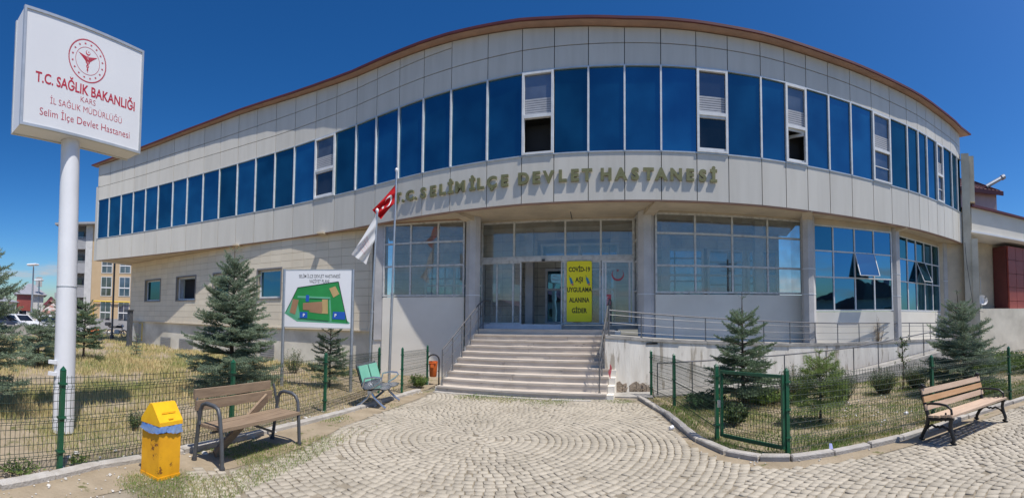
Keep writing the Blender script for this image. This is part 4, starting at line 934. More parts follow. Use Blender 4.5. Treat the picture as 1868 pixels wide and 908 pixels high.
# ================================================================== FENCES
def post(mb, x, y, h=1.05, w=.05):
    mb.bevel_box((x, y, h / 2 - .02), (w, w, h + .02), .004); mb.add([(x - w * .55, y - w * .55, h - .01), (x + w * .55, y - w * .55, h - .01), (x + w * .55, y + w * .55, h - .01), (x - w * .55, y + w * .55, h - .01), (x, y, h + .035)], [(0, 1, 4), (1, 2, 4), (2, 3, 4), (3, 0, 4), (3, 2, 1, 0)])
    for z_ in (.2, .55, .9): mb.box((x, y, z_), (w * 1.5, w * 1.5, .02))
def wire_panel(P, Q, z0=.05, z1=.98, step=.05, r=.0034, row=.1):
    """welded mesh panel with bent folds"""
    mb = MB(); P = Vector(P); Q = Vector(Q); L_ = (Q - P).length; t = (Q - P) / L_; n_ = Vector((t.y, -t.x))
    folds = [(z0, 0), (.15, 0), (.18, .03), (.21, 0), (.50, 0), (.53, .03), (.56, 0), (.84, 0), (.87, .03), (.90, 0), (z1, 0)]
    k = int(L_ / step)
    for i in range(k + 1):
        b = P + t * (L_ * i / k); mb.tube([(*(b + n_ * d), z_) for z_, d in folds], r, 3, cap=False)
    zz = [.05, .12, .15, .21, .29, .37, .45, .50, .56, .64, .72, .80, .84, .90, .96]
    for z_ in zz: mb.tube([(*(P + n_ * .003), z_), (*(Q + n_ * .003), z_)], r, 3, cap=False)
    for z_ in (.18, .53, .87): mb.tube([(*(P + n_ * .03), z_), (*(Q + n_ * .03), z_)], r, 3, cap=False)
    return mb
def fence(name, label, pts, panels=None, heights=None):
    t = thing(name, label, 'fence', (*pts[0], 0))
    for i, p in enumerate(pts):
        mb = MB(); post(mb, *p); mb.build('post', green_p, t)
    for i in range(len(pts) - 1):
        if panels and not panels[i]: continue
        wire_panel(pts[i], pts[i + 1]).build('mesh_panel', wire_m, t)
    return t
f423 = (-3.60, 4.92)
fence('mesh_fence', 'long green post and wire mesh fence along the dry lawn behind the old bench', [(-4.14, -.1), gp(108, 858), f423, gp(592, 750), (-3.13, 10.1)])
fence('mesh_fence', 'short green mesh fence ending beside the orange bin', [(-2.62, 10.35), (-2.32, 12.0)])
fence('mesh_fence', 'green mesh fence of three posts standing on the curved kerb between ramp and gate', [gp(1188, 722), gp(1230, 742), gp(1308, 800)])
g2 = gp(1437, 827); f1700 = (5.87, 4.17)
fence('mesh_fence', 'green mesh fence running from the gate to behind the black iron bench', [g2, f1700, (8.0, 3.78), (10.2, 3.5)])
ga = Vector(gp(1317, 803)); gb = Vector(gp(1430, 828))
G = thing('mesh_gate', 'green framed mesh gate leaf standing closed between two posts on the kerb', 'gate', (*ga, 0))
mb = MB(); zt = .99
mb.bar((*ga, .06), (*ga, zt), .04, .04); mb.bar((*gb, .06), (*gb, zt), .04, .04); mb.bar((*ga, zt - .02), (*gb, zt - .02), .04, .04); mb.bar((*ga, .08), (*gb, .08), .04, .04); mb.build('gate_frame', green_p, G)
wire_panel(ga.lerp(gb, .03), ga.lerp(gb, .97), .1, .97).build('mesh_panel', wire_m, G)
mb = MB(); mb.box((*(ga + Vector((-.03, .0))), .52), (.06, .03, .1)); mb.build('latch', galv_m, G)

# ================================================================== MINISTRY SIGN
SX, SY = gp(115, 787); bz, tz_ = 4.06, 5.62
sl_, sr_ = Vector((-5.14, 2.36)), Vector((-4.94, 4.24)); sd_ = (sr_ - sl_).normalized(); sw = (sr_ - sl_).length; rz_ = math.atan2(sd_.y, sd_.x)
MS = thing('ministry_sign', 'tall white box sign with red emblem and lettering on a thick white pole', 'sign', (SX, SY, 0), 0)
mb = MB(); n_ = 12; zz = [0, .02, .5, 1, 2, 3, 4.065]; mb.tube([(SX - .028 * z, SY, z) for z in zz], [.155 - .02 * z / 4 for z in zz], 28); mb.build('pole', white_p, MS, smooth=True)
mb = MB(); mb.tube([(SX - .028 * 2.02, SY, 2.0), (SX - .028 * 2.02, SY, 2.012)], .150, 28); mb.build('weld_seam', alu_m, MS)
for k in range(2):
    mb = MB(); mb.box((SX - .05, SY - .17, .80 + .16 * k), (.14, .05, .05), .4); mb.build('bracket', white_p, MS)
M_s = Matrix.Translation((sl_.x, sl_.y, bz)) @ Matrix.Rotation(rz_, 4, 'Z') @ Matrix(((1, 0, 0, 0), (0, 0, -1, 0), (0, 1, 0, 0), (0, 0, 0, 1)))   # x right, y up, z out of the face
hh = tz_ - bz; dp = .36
def sbox(mb, x0, x1, y0, y1, z0, z1, m=None): mb.hexa([M_s @ Vector(p) for p in [(x0, y0, z0), (x0, y0, z1), (x1, y0, z1), (x1, y0, z0), (x0, y1, z0), (x0, y1, z1), (x1, y1, z1), (x1, y1, z0)]], m)
mb = MB(); sbox(mb, .01, sw - .01, .01, hh - .01, -dp + .01, -.006); mb.build('cabinet', sign_f, MS)
mb = MB()
for z0, z1 in ((-.03, .008), (-dp - .008, -dp + .03)):
    sbox(mb, 0, sw, 0, .035, z0, z1); sbox(mb, 0, sw, hh - .035, hh, z0, z1); sbox(mb, 0, .035, .0355, hh - .0355, z0, z1); sbox(mb, sw - .035, sw, .0355, hh - .0355, z0, z1)
mb.build('frame', alu_m, MS)
TM = lambda x, y: M_s @ Matrix.Translation((x, y, -.0045))
cx = sw * .52
mb = MB(); text_mb(mb, 'T.C. SAĞLIK BAKANLIĞI', .190, TM(cx, .610), depth=.001, bold=.004, width=1.57); mb.build('lettering', red_ink, MS)
mb = MB(); text_mb(mb, 'KARS', .112, TM(cx, .495), depth=.001, bold=-.0015, width=.235); mb.build('lettering', red_ink, MS)
mb = MB(); text_mb(mb, 'İL SAĞLIK MÜDÜRLÜĞÜ', .122, TM(cx, .360), depth=.001, bold=-.0015, width=1.13); mb.build('lettering', red_ink, MS)
mb = MB(); text_mb(mb, 'Selim İlçe Devlet Hastanesi', .142, TM(cx, .180), depth=.001, bold=-.001, width=1.42); mb.build('lettering', red_ink, MS)
mb = MB(); ex, ey = sw * .505, 1.085; E_ = M_s @ Matrix.Translation((ex, ey, -.0075))
def ring(mb, r0, r1, n=48, M_=E_, cx=0, cy=0):
    for k in range(n):
        a, b = 2 * math.pi * k / n, 2 * math.pi * (k + 1) / n
        flat(mb, [(cx + r0 * math.cos(a), cy + r0 * math.sin(a)), (cx + r0 * math.cos(b), cy + r0 * math.sin(b)), (cx + r1 * math.cos(b), cy + r1 * math.sin(b)), (cx + r1 * math.cos(a), cy + r1 * math.sin(a))][::-1], M_)
ring(mb, .283, .294); ring(mb, .186, .192)
for k in range(90): a = 2 * math.pi * k / 90; flat(mb, [(.293 * math.cos(a - .02), .293 * math.sin(a - .02)), (.302 * math.cos(a + .02), .302 * math.sin(a + .02)), (.302 * math.cos(a + .05), .302 * math.sin(a + .05)), (.293 * math.cos(a + .012), .293 * math.sin(a + .012))], E_)
for k in range(16): a = 2 * math.pi * (k + .5) / 16; star_flat(mb, .238 * math.cos(a), .238 * math.sin(a), .020, E_, rot=math.degrees(a))
mb.build('emblem_ring', red_ink, MS); mb = MB(); crescent(mb, 0, .115, .036, E_, rot=70, off_=.3); star_flat(mb, .010, .128, .013, E_)
# staff, snakes, wings
flat(mb, [(-.008, .07), (.008, .07), (.003, -.16), (-.003, -.16)], E_)
for s in (-1, 1):
    prev = None
    for k in range(30):
        f = k / 29; y = .035 - .17 * f; x = s * .034 * (1 - .75 * f) * math.cos(f * 9.5); w_ = .008 * (1 - .5 * f)
        if prev: flat(mb, [(prev[0] - w_, prev[1]), (prev[0] + w_, prev[1]), (x + w_, y), (x - w_, y)], E_)
        prev = (x, y)
    for k in range(6):
        y = .075 - k * .015; x1 = s * (.148 - k * .020); flat(mb, [(s * .012, y - .018), (x1, y + .014 - k * .001), (x1 * .93, y + .002), (s * .012, y - .029)] if s > 0 else [(s * .012, y - .029), (x1 * .93, y + .002), (x1, y + .014), (s * .012, y - .018)], E_)
mb.build('emblem_figure', red_ink, MS)

# ================================================================== SITE PLAN BOARD
bl, br = Vector(pr(516.5, 11.0)), Vector(pr(642, 10.6)); bd = (br - bl).normalized(); bw_ = (br - bl).length; bn = Vector((bd.y, -bd.x))
BD = thing('site_plan_board', 'white information board with a coloured site plan on two grey posts', 'board', (*((bl + br) / 2), 0))
zt_b = (zv(516, 491, 11.0) + zv(640, 495, 10.6)) / 2; zb_b = (zv(516, 596, 11.0) + zv(640, 597, 10.6)) / 2
for q, zt2 in ((bl, zt_b + .03), (br, zt_b + .02)):
    mb = MB(); mb.tube([(q.x, q.y, -.02), (q.x, q.y, zt2)], .042, 12); mb.build('post', galv_m, BD, smooth=True)
mb = MB(); mb.plan(bl, br, zb_b, zt_b, -.02, .02, .035); mb.build('panel', sign_f, BD)
mb = MB(); mb.plan(bl, br, zb_b - .02, zb_b - .001, -.025, .025, .035); mb.build('trim', alu_m, BD); mb = MB(); mb.plan(bl, br, zt_b + .001, zt_b + .02, -.025, .025, .035); mb.build('trim', alu_m, BD)
M_b = Matrix(((bd.x, 0, bn.x, bl.x + bn.x * .0205), (bd.y, 0, bn.y, bl.y + bn.y * .0205), (0, 1, 0, zb_b), (0, 0, 0, 1)))
bh = zt_b - zb_b
sc = lambda u, v: (bw_ * (u - 516.5) / (642 - 516.5), bh * (1 - (v - 491 - (u - 516) * .03) / (596 - 491 - (u - 516) * .025)))
def poly_b(mb, pts, z, m=None): flat(mb, [sc(*p) for p in pts], M_b, z, .002, m)
grn = mat('plan green', (.02, .26, .06), .5); grn2 = mat('plan pale green', (.12, .42, .24), .5); bro = mat('plan brown', (.36, .20, .11), .5); tan_ = mat('plan tan', (.50, .35, .15), .5); blu = mat('plan blue', (.015, .10, .45), .5); blk = mat('plan black line', (.02, .02, .02), .5)
Z8 = lambda x, y: (330 + x / 2, 454 + y / 2)
mb = MB()
poly_b(mb, [Z8(378, 235), Z8(425, 265), Z8(612, 271), Z8(617, 268), Z8(606, 258), Z8(405, 180)][::1], .000, grn2)
poly_b(mb, [Z8(425, 140), Z8(573, 121), Z8(608, 268), Z8(430, 254), Z8(418, 240), Z8(383, 228)], .002, grn)
poly_b(mb, [Z8(383, 232), Z8(440, 262), Z8(425, 190), Z8(405, 182)], .003, grn2)
poly_b(mb, [Z8(425, 170), Z8(545, 176), Z8(552, 262), Z8(545, 263), Z8(540, 184), Z8(425, 178)], .005, grn2)
poly_b(mb, [Z8(408, 182), Z8(430, 186), Z8(418, 240), Z8(397, 232)], .007, bro)
poly_b(mb, [Z8(540, 145), Z8(562, 137), Z8(577, 165), Z8(556, 178)], .007, tan_)
poly_b(mb, [Z8(446, 197), Z8(516, 192), Z8(518, 226), Z8(446, 222)], .007, bro); poly_b(mb, [Z8(516, 184), Z8(536, 182), Z8(538, 236), Z8(516, 235)], .007, tan_)
poly_b(mb, [Z8(470, 222), Z8(516, 226), Z8(516, 236), Z8(470, 230)], .006, bro)
poly_b(mb, [Z8(435, 230), Z8(463, 230), Z8(463, 252), Z8(435, 252)], .007, blu); poly_b(mb, [Z8(556, 228), Z8(600, 229), Z8(600, 256), Z8(554, 254)], .007, blu); poly_b(mb, [Z8(456, 168), Z8(468, 168), Z8(468, 192), Z8(456, 192)], .007, blu)
for a, b in (((425, 140), (573, 121)), ((573, 121), (608, 268)), ((425, 140), (383, 230)), ((430, 254), (540, 262)), ((470, 180), (545, 184))):
    (x0, y0), (x1, y1) = sc(*Z8(*a)), sc(*Z8(*b)); L_ = math.hypot(x1 - x0, y1 - y0); nx_, ny_ = -(y1 - y0) / L_ * .006, (x1 - x0) / L_ * .006
    flat(mb, [(x0 + nx_, y0 + ny_), (x0 - nx_, y0 - ny_), (x1 - nx_, y1 - ny_), (x1 + nx_, y1 + ny_)], M_b, .009, .001, blk)
for c_ in (Z8(450, 241), Z8(565, 241)):
    x, y = sc(*c_); text_mb(mb, 'P', .10, M_b @ Matrix.Translation((x, y - .035, .011)), sign_f, .001, .004)
mb.build('site_map', None, BD)
mb = MB(); x, y = sc(583, 506); text_mb(mb, 'SELİM İLÇE DEVLET HASTANESİ', .118, M_b @ Matrix.Translation((bw_ * .52, bh * .865, .001)), depth=.001, bold=.0004, width=1.04); mb.build('lettering', black_ink, BD); mb = MB(); text_mb(mb, 'VAZİYET PLANI', .118, M_b @ Matrix.Translation((bw_ * .52, bh * .775, .001)), depth=.001, bold=.0004, width=.50)
mb.build('lettering', black_ink, BD)

# ================================================================== VACCINATION BANNER
p = Vector(e_t(.562)); q = Vector(e_t(.735)); xa2 = (q - p).normalized(); n2 = Vector((xa2.y, -xa2.x))
bl2 = onglass(1034.5, 582, .10); br2 = onglass(1080, 582, .10); wB = (br2.translation - bl2.translation).length; z0b = ZF + .08; hB = zv(1056, 475, 13.4) - z0b
MBn = Matrix(((xa2.x, 0, n2.x, bl2.translation.x), (xa2.y, 0, n2.y, bl2.translation.y), (0, 1, 0, z0b), (0, 0, 0, 1)))
BN = thing('vaccination_banner', 'bright yellow upright banner with black capitals in front of the entrance glass', 'banner', (*bl2.translation.xy, z0b))
yel = mat('yellow banner', (.92, .80, .012), .5, col2=(.89, .77, .01), scale=1)
rr = .055; out = []
for cx_, cy_, a0 in ((wB - rr, hB - rr, 0), (rr, hB - rr, 90), (rr, rr, 180), (wB - rr, rr, 270)): out += [(cx_ + rr * math.cos(R(a0 + 15 * k)), cy_ + rr * math.sin(R(a0 + 15 * k))) for k in range(7)]
mb = MB(); flat(mb, out, MBn, -.03, .03); mb.build('panel', yel, BN)
for s_, yy in (('COVİD-19', .825), ('AŞI', .655), ('UYGULAMA', .49), ('ALANINA', .32), ('GİDER', .145)): mb = MB(); text_mb(mb, s_, .205, MBn @ Matrix.Translation((wB / 2, hB * yy, .002)), depth=.003, bold=.006, xscale=.70 if len(s_) > 5 else .75); mb.build('lettering', mat('banner black', (.03, .035, .01), .6), BN)
sy = mat('syringe teal', (.03, .24, .42), .5); sr2 = mat('syringe red', (.55, .15, .12), .5)
for k, xx in enumerate((.17, .83)):
    mb = MB(); c_ = Vector((wB * xx, hB * .68)); d_ = Vector((.35, -.94)); s_ = Vector((.94, .35))
    def q4(a, b, w, m): flat(mb, [tuple(c_ + d_ * a - s_ * w), tuple(c_ + d_ * b - s_ * w), tuple(c_ + d_ * b + s_ * w), tuple(c_ + d_ * a + s_ * w)], MBn, .002, .004, m)
    q4(-.07, .07, .036, sy); q4(-.10, -.07, .02, sy); q4(-.17, -.10, .005, black_ink); q4(.07, .10, .05, sy); q4(.10, .15, .022, sr2); q4(.15, .165, .04, sr2)
    mb.build('syringe', None, BN)

# ================================================================== FLAGPOLES AND FLAGS
def flagpole(u_b, u_t, v_t, r, label, rad=.032):
    x0, y0 = pr(u_b, r); z1 = zv(u_t, v_t, r); x1, y1 = pr(u_t, r, v_t)
    t = thing('flagpole', label, 'flagpole', (x0, y0, 0)); top = Vector((x1, y1, z1)); b = Vector((x0, y0, -.02)); mid = b.lerp(top, .42)
    mb = MB(); mb.tube([b, mid], rad * 1.25, 12); mb.tube([mid, top], rad, 12); mb.build('shaft', galv_m, t, smooth=True)
    mb = MB(); mb.tube([mid - Vector((0, 0, .02)), mid + Vector((0, 0, .03))], rad * 1.5, 12); mb.build('collar', galv_m, t)
    mb = MB(); mb.tube([top, top + Vector((0, 0, .05)), top + Vector((0, 0, .09)), top + Vector((0, 0, .13))], [rad * .9, rad * 1.5, rad * 1.4, .006], 10); mb.build('finial', white_p, t, smooth=True)
    return t, b, top
fr_, rb_, rt_ = flagpole(711.5, 723.5, 314, 12.3, 'taller grey flagpole carrying the limp red flag in front of the bay')
fl_, lb_, lt_ = flagpole(674, 688, 388, 12.0, 'shorter grey flagpole carrying the limp white flag beside the board')
def cloth(name, pole_b, pole_t, pts2, m, label, cat, waves=5, amp=.05, nu=26, nv=22, r=12.2):
    """limp flag: four edge curves given as (u,v) pixels for hoist (top, bottom) and the hanging fly edge"""
    hoist, fly = pts2
    V = []; F = []
    for j in range(nv + 1):
        g = j / nv
        hp = Vector(hoist[0]).lerp(Vector(hoist[1]), g); fp = Vector(fly[0]).lerp(Vector(fly[1]), g)
        for i in range(nu + 1):
            f = i / nu; uv = hp.lerp(fp, f); sag = math.sin(f * math.pi) * 5
            rr = r - .03 + amp * math.sin((f * 1.2 + g * 2.2) * waves) * (.25 + f) ; x, y = pr(uv.x, rr, uv.y); V.append((x, y, zv(uv.x, uv.y + sag * (.5 - g) * .6, rr)))
    for j in range(nv):
        for i in range(nu): a = j * (nu + 1) + i; F.append((a, a + 1, a + nu + 2, a + nu + 1))
    mb = MB(); mb.add(V, F); o = mb.build(name, m, None, smooth=True); tag(o, label, cat)
    return o, V
redf = leafmat('red flag cloth', (.62, .015, .02), (.55, .012, .018), .7, .35)
whf = leafmat('white flag cloth', (.84, .84, .84), (.80, .80, .80), .8, .35)
RFo, RV = cloth('national_flag', rb_, rt_, (((722, 336), (719.5, 371)), ((679, 383), (695, 400))), redf, 'limp red flag with white crescent hanging from the taller flagpole', 'flag', 5, .07, r=12.3)
WFo, WV = cloth('institution_flag', lb_, lt_, (((687, 390), (684, 436)), ((641, 464), (668, 482))), whf, 'limp white flag hanging from the shorter flagpole', 'flag', 5, .08, r=12.0)
# crescent and star on the folded red cloth (seen edge-on, squashed by the folds)
def stitched(name, V, nu, cx_, cy_, scale, builder, m, parent):
    return None
mb = MB(); nu = 26
def on_cloth(V, f, g, nu=26, nv=22, lift=.012):
    i = min(f * nu, nu - .001); j = min(g * nv, nv - .001); a = int(j) * (nu + 1) + int(i); p = Vector(V[a]); q = Vector(V[a + 1]); s_ = Vector(V[a + nu + 1]); w = p + (q - p) * (i - int(i)) + (s_ - p) * (j - int(j)); d = Vector((w.x, w.y, 0)).normalized(); return w - d * lift
pts = []
def cl_poly(mb, poly, V): mb.add([on_cloth(V, f, g) for f, g in poly], [tuple(range(len(poly)))])
n = 16; o_ = []; i__ = []
for k in range(n + 1):
    a = R(35 + 290 * k / n); o_.append((.36 + .20 * math.cos(a), .5 + .30 * math.sin(a)))
    a2 = R(48 + 264 * k / n); i__.append((.41 + .16 * math.cos(a2), .5 + .235 * math.sin(a2)))
for k in range(n): cl_poly(mb, [o_[k], o_[k + 1], i__[k + 1], i__[k]], RV)
mb.build('white_crescent', white_p, RFo); mb = MB()
s10 = [(.66 + (.08 if k % 2 == 0 else .032) * math.cos(R(180 + k * 36)), .5 + (.12 if k % 2 == 0 else .048) * math.sin(R(180 + k * 36))) for k in range(10)]
for k in range(5): cl_poly(mb, [s10[(2 * k - 1) % 10], s10[2 * k], s10[(2 * k + 1) % 10]], RV)
cl_poly(mb, s10[1::2], RV)
mb.build('white_star', white_p, RFo)
mb = MB()
for k in range(5):
    g = .25 + .1 * k; 
    for q in range(4): f = .42 + .1 * q; cl_poly(mb, [(f, g), (f + .07, g), (f + .07, g + .025), (f, g + .025)], WV)
mb.build('faded_mark', mat('pale red print', (.60, .35, .36), .8), WFo)
for base_, P0, P1 in ((fr_, (719, 362), None), (fl_, (684, 425), None)):
    pass

# ================================================================== BENCHES
# old wooden bench on the left: x axis along the bench (towards the stairs), y axis backwards
o0 = Vector(gp(405, 858)); o1 = Vector(gp(546, 811)); bx_ = (o1 - o0).normalized(); rzb = math.atan2(bx_.y, bx_.x); Lb = (o1 - o0).length
OB = thing('wooden_bench', 'weathered plank bench with bent grey tube legs beside the yellow bin', 'bench', (*o0, 0), rzb)
def local(t): return WM[t.name]
WL = WM[OB.name]
def lt(t, pts): return [WM[t.name] @ Vector(p) for p in pts]
for k, x in enumerate((.0, Lb)):
    mb = MB(); s = -1 if k == 0 else 1
    path = [(x, 0, 0), (x + .0, .02, .30), (x + .01 * s, .05, .56), (x, .085, .635), (x, .15, .665), (x, .28, .675), (x, .345, .65), (x, .38, .58), (x, .42, .3), (x, .46, 0)]
    mb.tube(lt(OB, path), .024, 10); mb.build('leg_frame', dark_tube, OB, smooth=True)
    for yy in (0, .46): mb2 = MB(); mb2.tube(lt(OB, [(x, yy, -.005), (x, yy, .03)]), .032, 10); mb2.build('foot_cap', black_ink, OB)
mb = MB(); mb.tube(lt(OB, [(0, .20, .36), (Lb, .20, .36)]), .015, 8); mb.build('cross_bar', dark_tube, OB)
for yy in (.06, .19, .32):
    mb = MB(); p, q = lt(OB, [(-.0, yy, .415 + .01 * (yy < .1)), (Lb + .0, yy, .415)]); mb.bar(p, q, .118, .038); mb.build('seat_plank', wood_old, OB)
for z_, yy in ((.62, .42), (.745, .455)):
    mb = MB(); p, q = lt(OB, [(-.04, yy, z_ + .01), (Lb - .1, yy, z_ + .01)]); mb.bar(p, q, .032, .112, up=(0, -.25, 1)); mb.build('back_plank', wood_old, OB)
for x in (.0, Lb): mb = MB(); mb.tube(lt(OB, [(x, .38, .42), (x, .425, .60), (x, .468, .76)]), .018, 8); mb.build('back_support', dark_tube, OB)
mb = MB(); p, q = lt(OB, [(.25, .38, .03), (Lb - .22, .40, .60)]); mb.bar(p, q, .03, .13, up=(0, -1, 0.0)); mb.build('brace_plank', wood_old, OB)
mb = MB(); p, q = lt(OB, [(Lb - .02, .44, .1), (Lb - .65, .44, .34)]); mb.bar(p, q, .03, .03); mb.build('lower_brace', dark_tube, OB)

# double waiting seat
s0 = Vector(gp(700, 748)); s1 = Vector(gp(745, 722)); dS = (s1 - s0).normalized(); rzs = math.atan2(dS.y, dS.x)
WS = thing('waiting_seat', 'two place chrome waiting seat with mint green backs near the stairs', 'bench', (*s0, 0), rzs)
Ls = 1.02; Ws = .5; WS.scale = (1.13, 1.13, 1.13)
for k in range(2):
    x0 = .03 + k * Ws
    sec = [(.02, .33), (.10, .345), (.28, .325), (.36, .315), (.41, .36), (.46, .50), (.51, .66), (.53, .74)]
    mb = MB(); nV = 4; V = []; F = []
    for (y, z) in sec:
        for j in range(nV + 1): V.append((x0 + .01 + (Ws - .02) * j / nV, y, z - (.015 if 0 < j < nV else 0)))
    for i in range(len(sec) - 1):
        for j in range(nV): a = i * (nV + 1) + j; F.append((a, a + 1, a + nV + 2, a + nV + 1))
    th = [(x, y + .012, z - .018) for x, y, z in V]; nn = len(V)
    mb.add(lt(WS, V + th), F + [tuple(q + nn for q in f[::-1]) for f in F]); st = mb.build('seat_shell', chrome_m, WS, smooth=True)
    mb = MB(); V2 = []
    for (y, z) in [(.427, .43), (.462, .54), (.497, .65), (.512, .70)]:
        for x in (x0 + .035, x0 + Ws - .035): V2.append((x, y - .022, z))
    mb.add(lt(WS, V2 + [(x, y + .014, z) for x, y, z in V2]), [(0, 1, 3, 2), (2, 3, 5, 4), (4, 5, 7, 6), (8, 10, 11, 9), (10, 12, 13, 11), (12, 14, 15, 13), (0, 2, 10, 8), (2, 4, 12, 10), (4, 6, 14, 12), (1, 9, 11, 3), (3, 11, 13, 5), (5, 13, 15, 7), (6, 7, 15, 14), (0, 8, 9, 1)]); mb.build('back_pad', mint_m, WS)
mb = MB(); mb.bar(*lt(WS, [(0, .27, .275), (Ls, .27, .275)]), .06, .045); mb.build('beam', galv_m, WS)
for k, x in enumerate((.10, Ls - .06)):
    mb = MB(); mb.tube(lt(WS, [(x, .27, .27), (x, .20, .17), (x, .06, .05), (x, .0, .015)]), .022, 8); mb.tube(lt(WS, [(x, .27, .27), (x, .33, .16), (x, .46, .05), (x, .52, .015)]), .022, 8); mb.build('leg', chrome_m, WS, smooth=True)
for x in (.02, Ls): 
    mb = MB(); mb.tube(lt(WS, [(x, .40, .34), (x, .36, .50), (x, .20, .535), (x, .08, .53), (x, .05, .49), (x, .12, .42), (x, .25, .34)]), .016, 8); mb.build('armrest', chrome_m, WS, smooth=True)

# cast iron bench on the right: local x along the bench to the right, y backwards
i0 = Vector(gp(1738, 813)); i1 = Vector(gp(1836, 769)); di = (i1 - i0).normalized(); rzi = math.atan2(di.y, di.x); Li = (i1 - i0).length
IB = thing('iron_bench', 'slatted bench with curled black cast iron ends on the paving', 'bench', (*i0, 0), rzi)
for k, x in enumerate((.03, Li - .03)):
    mb = MB()
    def plate(pts, w=.03, th=.035):
        P = lt(IB, [(x, y, z) for y, z in pts]); ax_ = WM[IB.name].to_3x3() @ Vector((1, 0, 0))
        mb.tube(P, [th * (.7 if (i == 0 or i == len(P) - 1) else 1) * .62 for i in range(len(P))], 8)
    plate([(.0, .0), (.0, .08), (.035, .17), (.05, .25), (.035, .32), (.01, .345), (-.01, .335)], th=.045)
    plate([(-.04, .008), (.0, .02), (.05, .03)], th=.04)
    plate([(.54, .0), (.53, .07), (.47, .16), (.43, .24), (.42, .33), (.46, .45), (.50, .58), (.525, .68), (.53, .72), (.51, .745), (.485, .735), (.485, .71)], th=.045)
    plate([(.50, .008), (.54, .02), (.58, .02)], th=.04)
    plate([(.02, .33), (.12, .335), (.25, .315), (.36, .30), (.43, .31)], th=.045)
    plate([(.03, .14), (.10, .20), (.18, .225), (.23, .20), (.26, .215), (.29, .20), (.36, .225), (.42, .19), (.48, .13)], th=.026)
    plate([(.465, .49), (.36, .51), (.22, .515), (.10, .505), (.03, .46), (.02, .40), (.06, .355), (.12, .37), (.12, .41)], th=.028)
    plate([(.12, .30), (.16, .34), (.20, .30), (.24, .33), (.27, .29)], th=.03)
    mb.build('cast_end', black_iron, IB, smooth=True)
for j, (yy, zz_) in enumerate([(.03, .375), (.135, .365), (.24, .352), (.345, .345)]):
    mb = MB(); mb.bar(*lt(IB, [(-.01, yy, zz_), (Li + .01, yy, zz_)]), .088, .028, up=(0, 0, 1)); mb.build('seat_slat', wood_pale, IB)
for j, (yy, zz_) in enumerate([(.435, .455), (.462, .56), (.49, .665)]):
    mb = MB(); mb.bar(*lt(IB, [(-.01, yy, zz_), (Li + .01, yy, zz_)]), .024, .080, up=tuple(WM[IB.name].to_3x3() @ Vector((0, .25, 1)))); mb.build('back_slat', wood_new if j == 1 else wood_pale, IB)
for x, y, z in [(x, y, z) for x in (.03, Li - .03) for y, z in ((.03, .39), (.135, .38), (.24, .367))]:
    pass

# ================================================================== BINS
b0 = Vector(gp(256, 862)); b1 = Vector(gp(291, 876)); b2 = Vector(gp(328, 866))
cB = (b0 + b2) / 2; wB_ = .285; rzy = math.atan2((b2 - b1).y, (b2 - b1).x)
YB = thing('yellow_bin', 'chipped yellow metal litter bin with pitched lid and blue bag', 'litter bin', (*cB, 0), rzy)
def lbox(mb, t, c, s, m=None): 
    x, y, z = (a / 2 for a in s); mb.hexa(lt(t, [(c[0] + sx * x, c[1] + sy * y, c[2] + sz * z) for sz in (-1, 1) for sx, sy in ((-1, -1), (1, -1), (1, 1), (-1, 1))]), m)
mb = MB(); lbox(mb, YB, (0, 0, .24), (wB_, wB_, .44)); mb.build('body', yellow_rust, YB)
mb = MB(); lbox(mb, YB, (0, 0, .01), (wB_ + .01, wB_ + .01, .035)); mb.build('base_plate', yellow_rust, YB)
# bag frill folded over the rim
mb = MB(); V = []; F = []; nb = 64
for j in range(5):
    for i in range(nb):
        a = 2 * math.pi * i / nb; sq = min(1 / max(abs(math.cos(a)), abs(math.sin(a))), 1.38); rr = (wB_ / 2 + .006 + .004 * j + (.004 * math.sin(i * 1.7 + j * 1.3) + .003 * math.sin(i * .6 + j) if j else 0)) * sq
        V.append((rr * math.cos(a), rr * math.sin(a), [.545, .53, .51, .485, .462][j] + (.004 * math.sin(i * 1.9) + .014 * math.sin(i * .31 + 1) if j == 4 else 0)))
for j in range(4):
    for i in range(nb): F.append((j * nb + i, j * nb + (i + 1) % nb, (j + 1) * nb + (i + 1) % nb, (j + 1) * nb + i))
mb.add(lt(YB, V), F); mb.build('liner_bag', bag_m, YB, smooth=True)
mb = MB(); w2 = wB_ / 2 + .012; z0, z1, z2 = .535, .575, .745
mb.add(lt(YB, [(-w2, -w2, z0), (w2, -w2, z0), (w2, w2, z0), (-w2, w2, z0), (-w2, -w2, z1), (w2, -w2, z1), (w2, w2, z1), (-w2, w2, z1), (-w2, -.02, z2), (w2, -.02, z2), (w2, .02, z2), (-w2, .02, z2)]),
       [(3, 2, 1, 0), (0, 1, 5, 4), (2, 3, 7, 6), (4, 5, 9, 8), (8, 9, 10, 11), (6, 7, 11, 10), (1, 2, 6, 10, 9, 5), (3, 0, 4, 8, 11, 7)]); mb.build('lid', yellow_p, YB)
mb = MB(); mb.bar(*lt(YB, [(-.09, -w2 - .004 + .052, .66), (.09, -w2 - .004 + .052, .66)]), .006, .006); mb.bar(*lt(YB, [(-.03, -w2 + .02, .60), (.03, -w2 + .02, .60)]), .03, .01); mb.build('hinge', yellow_rust, YB)
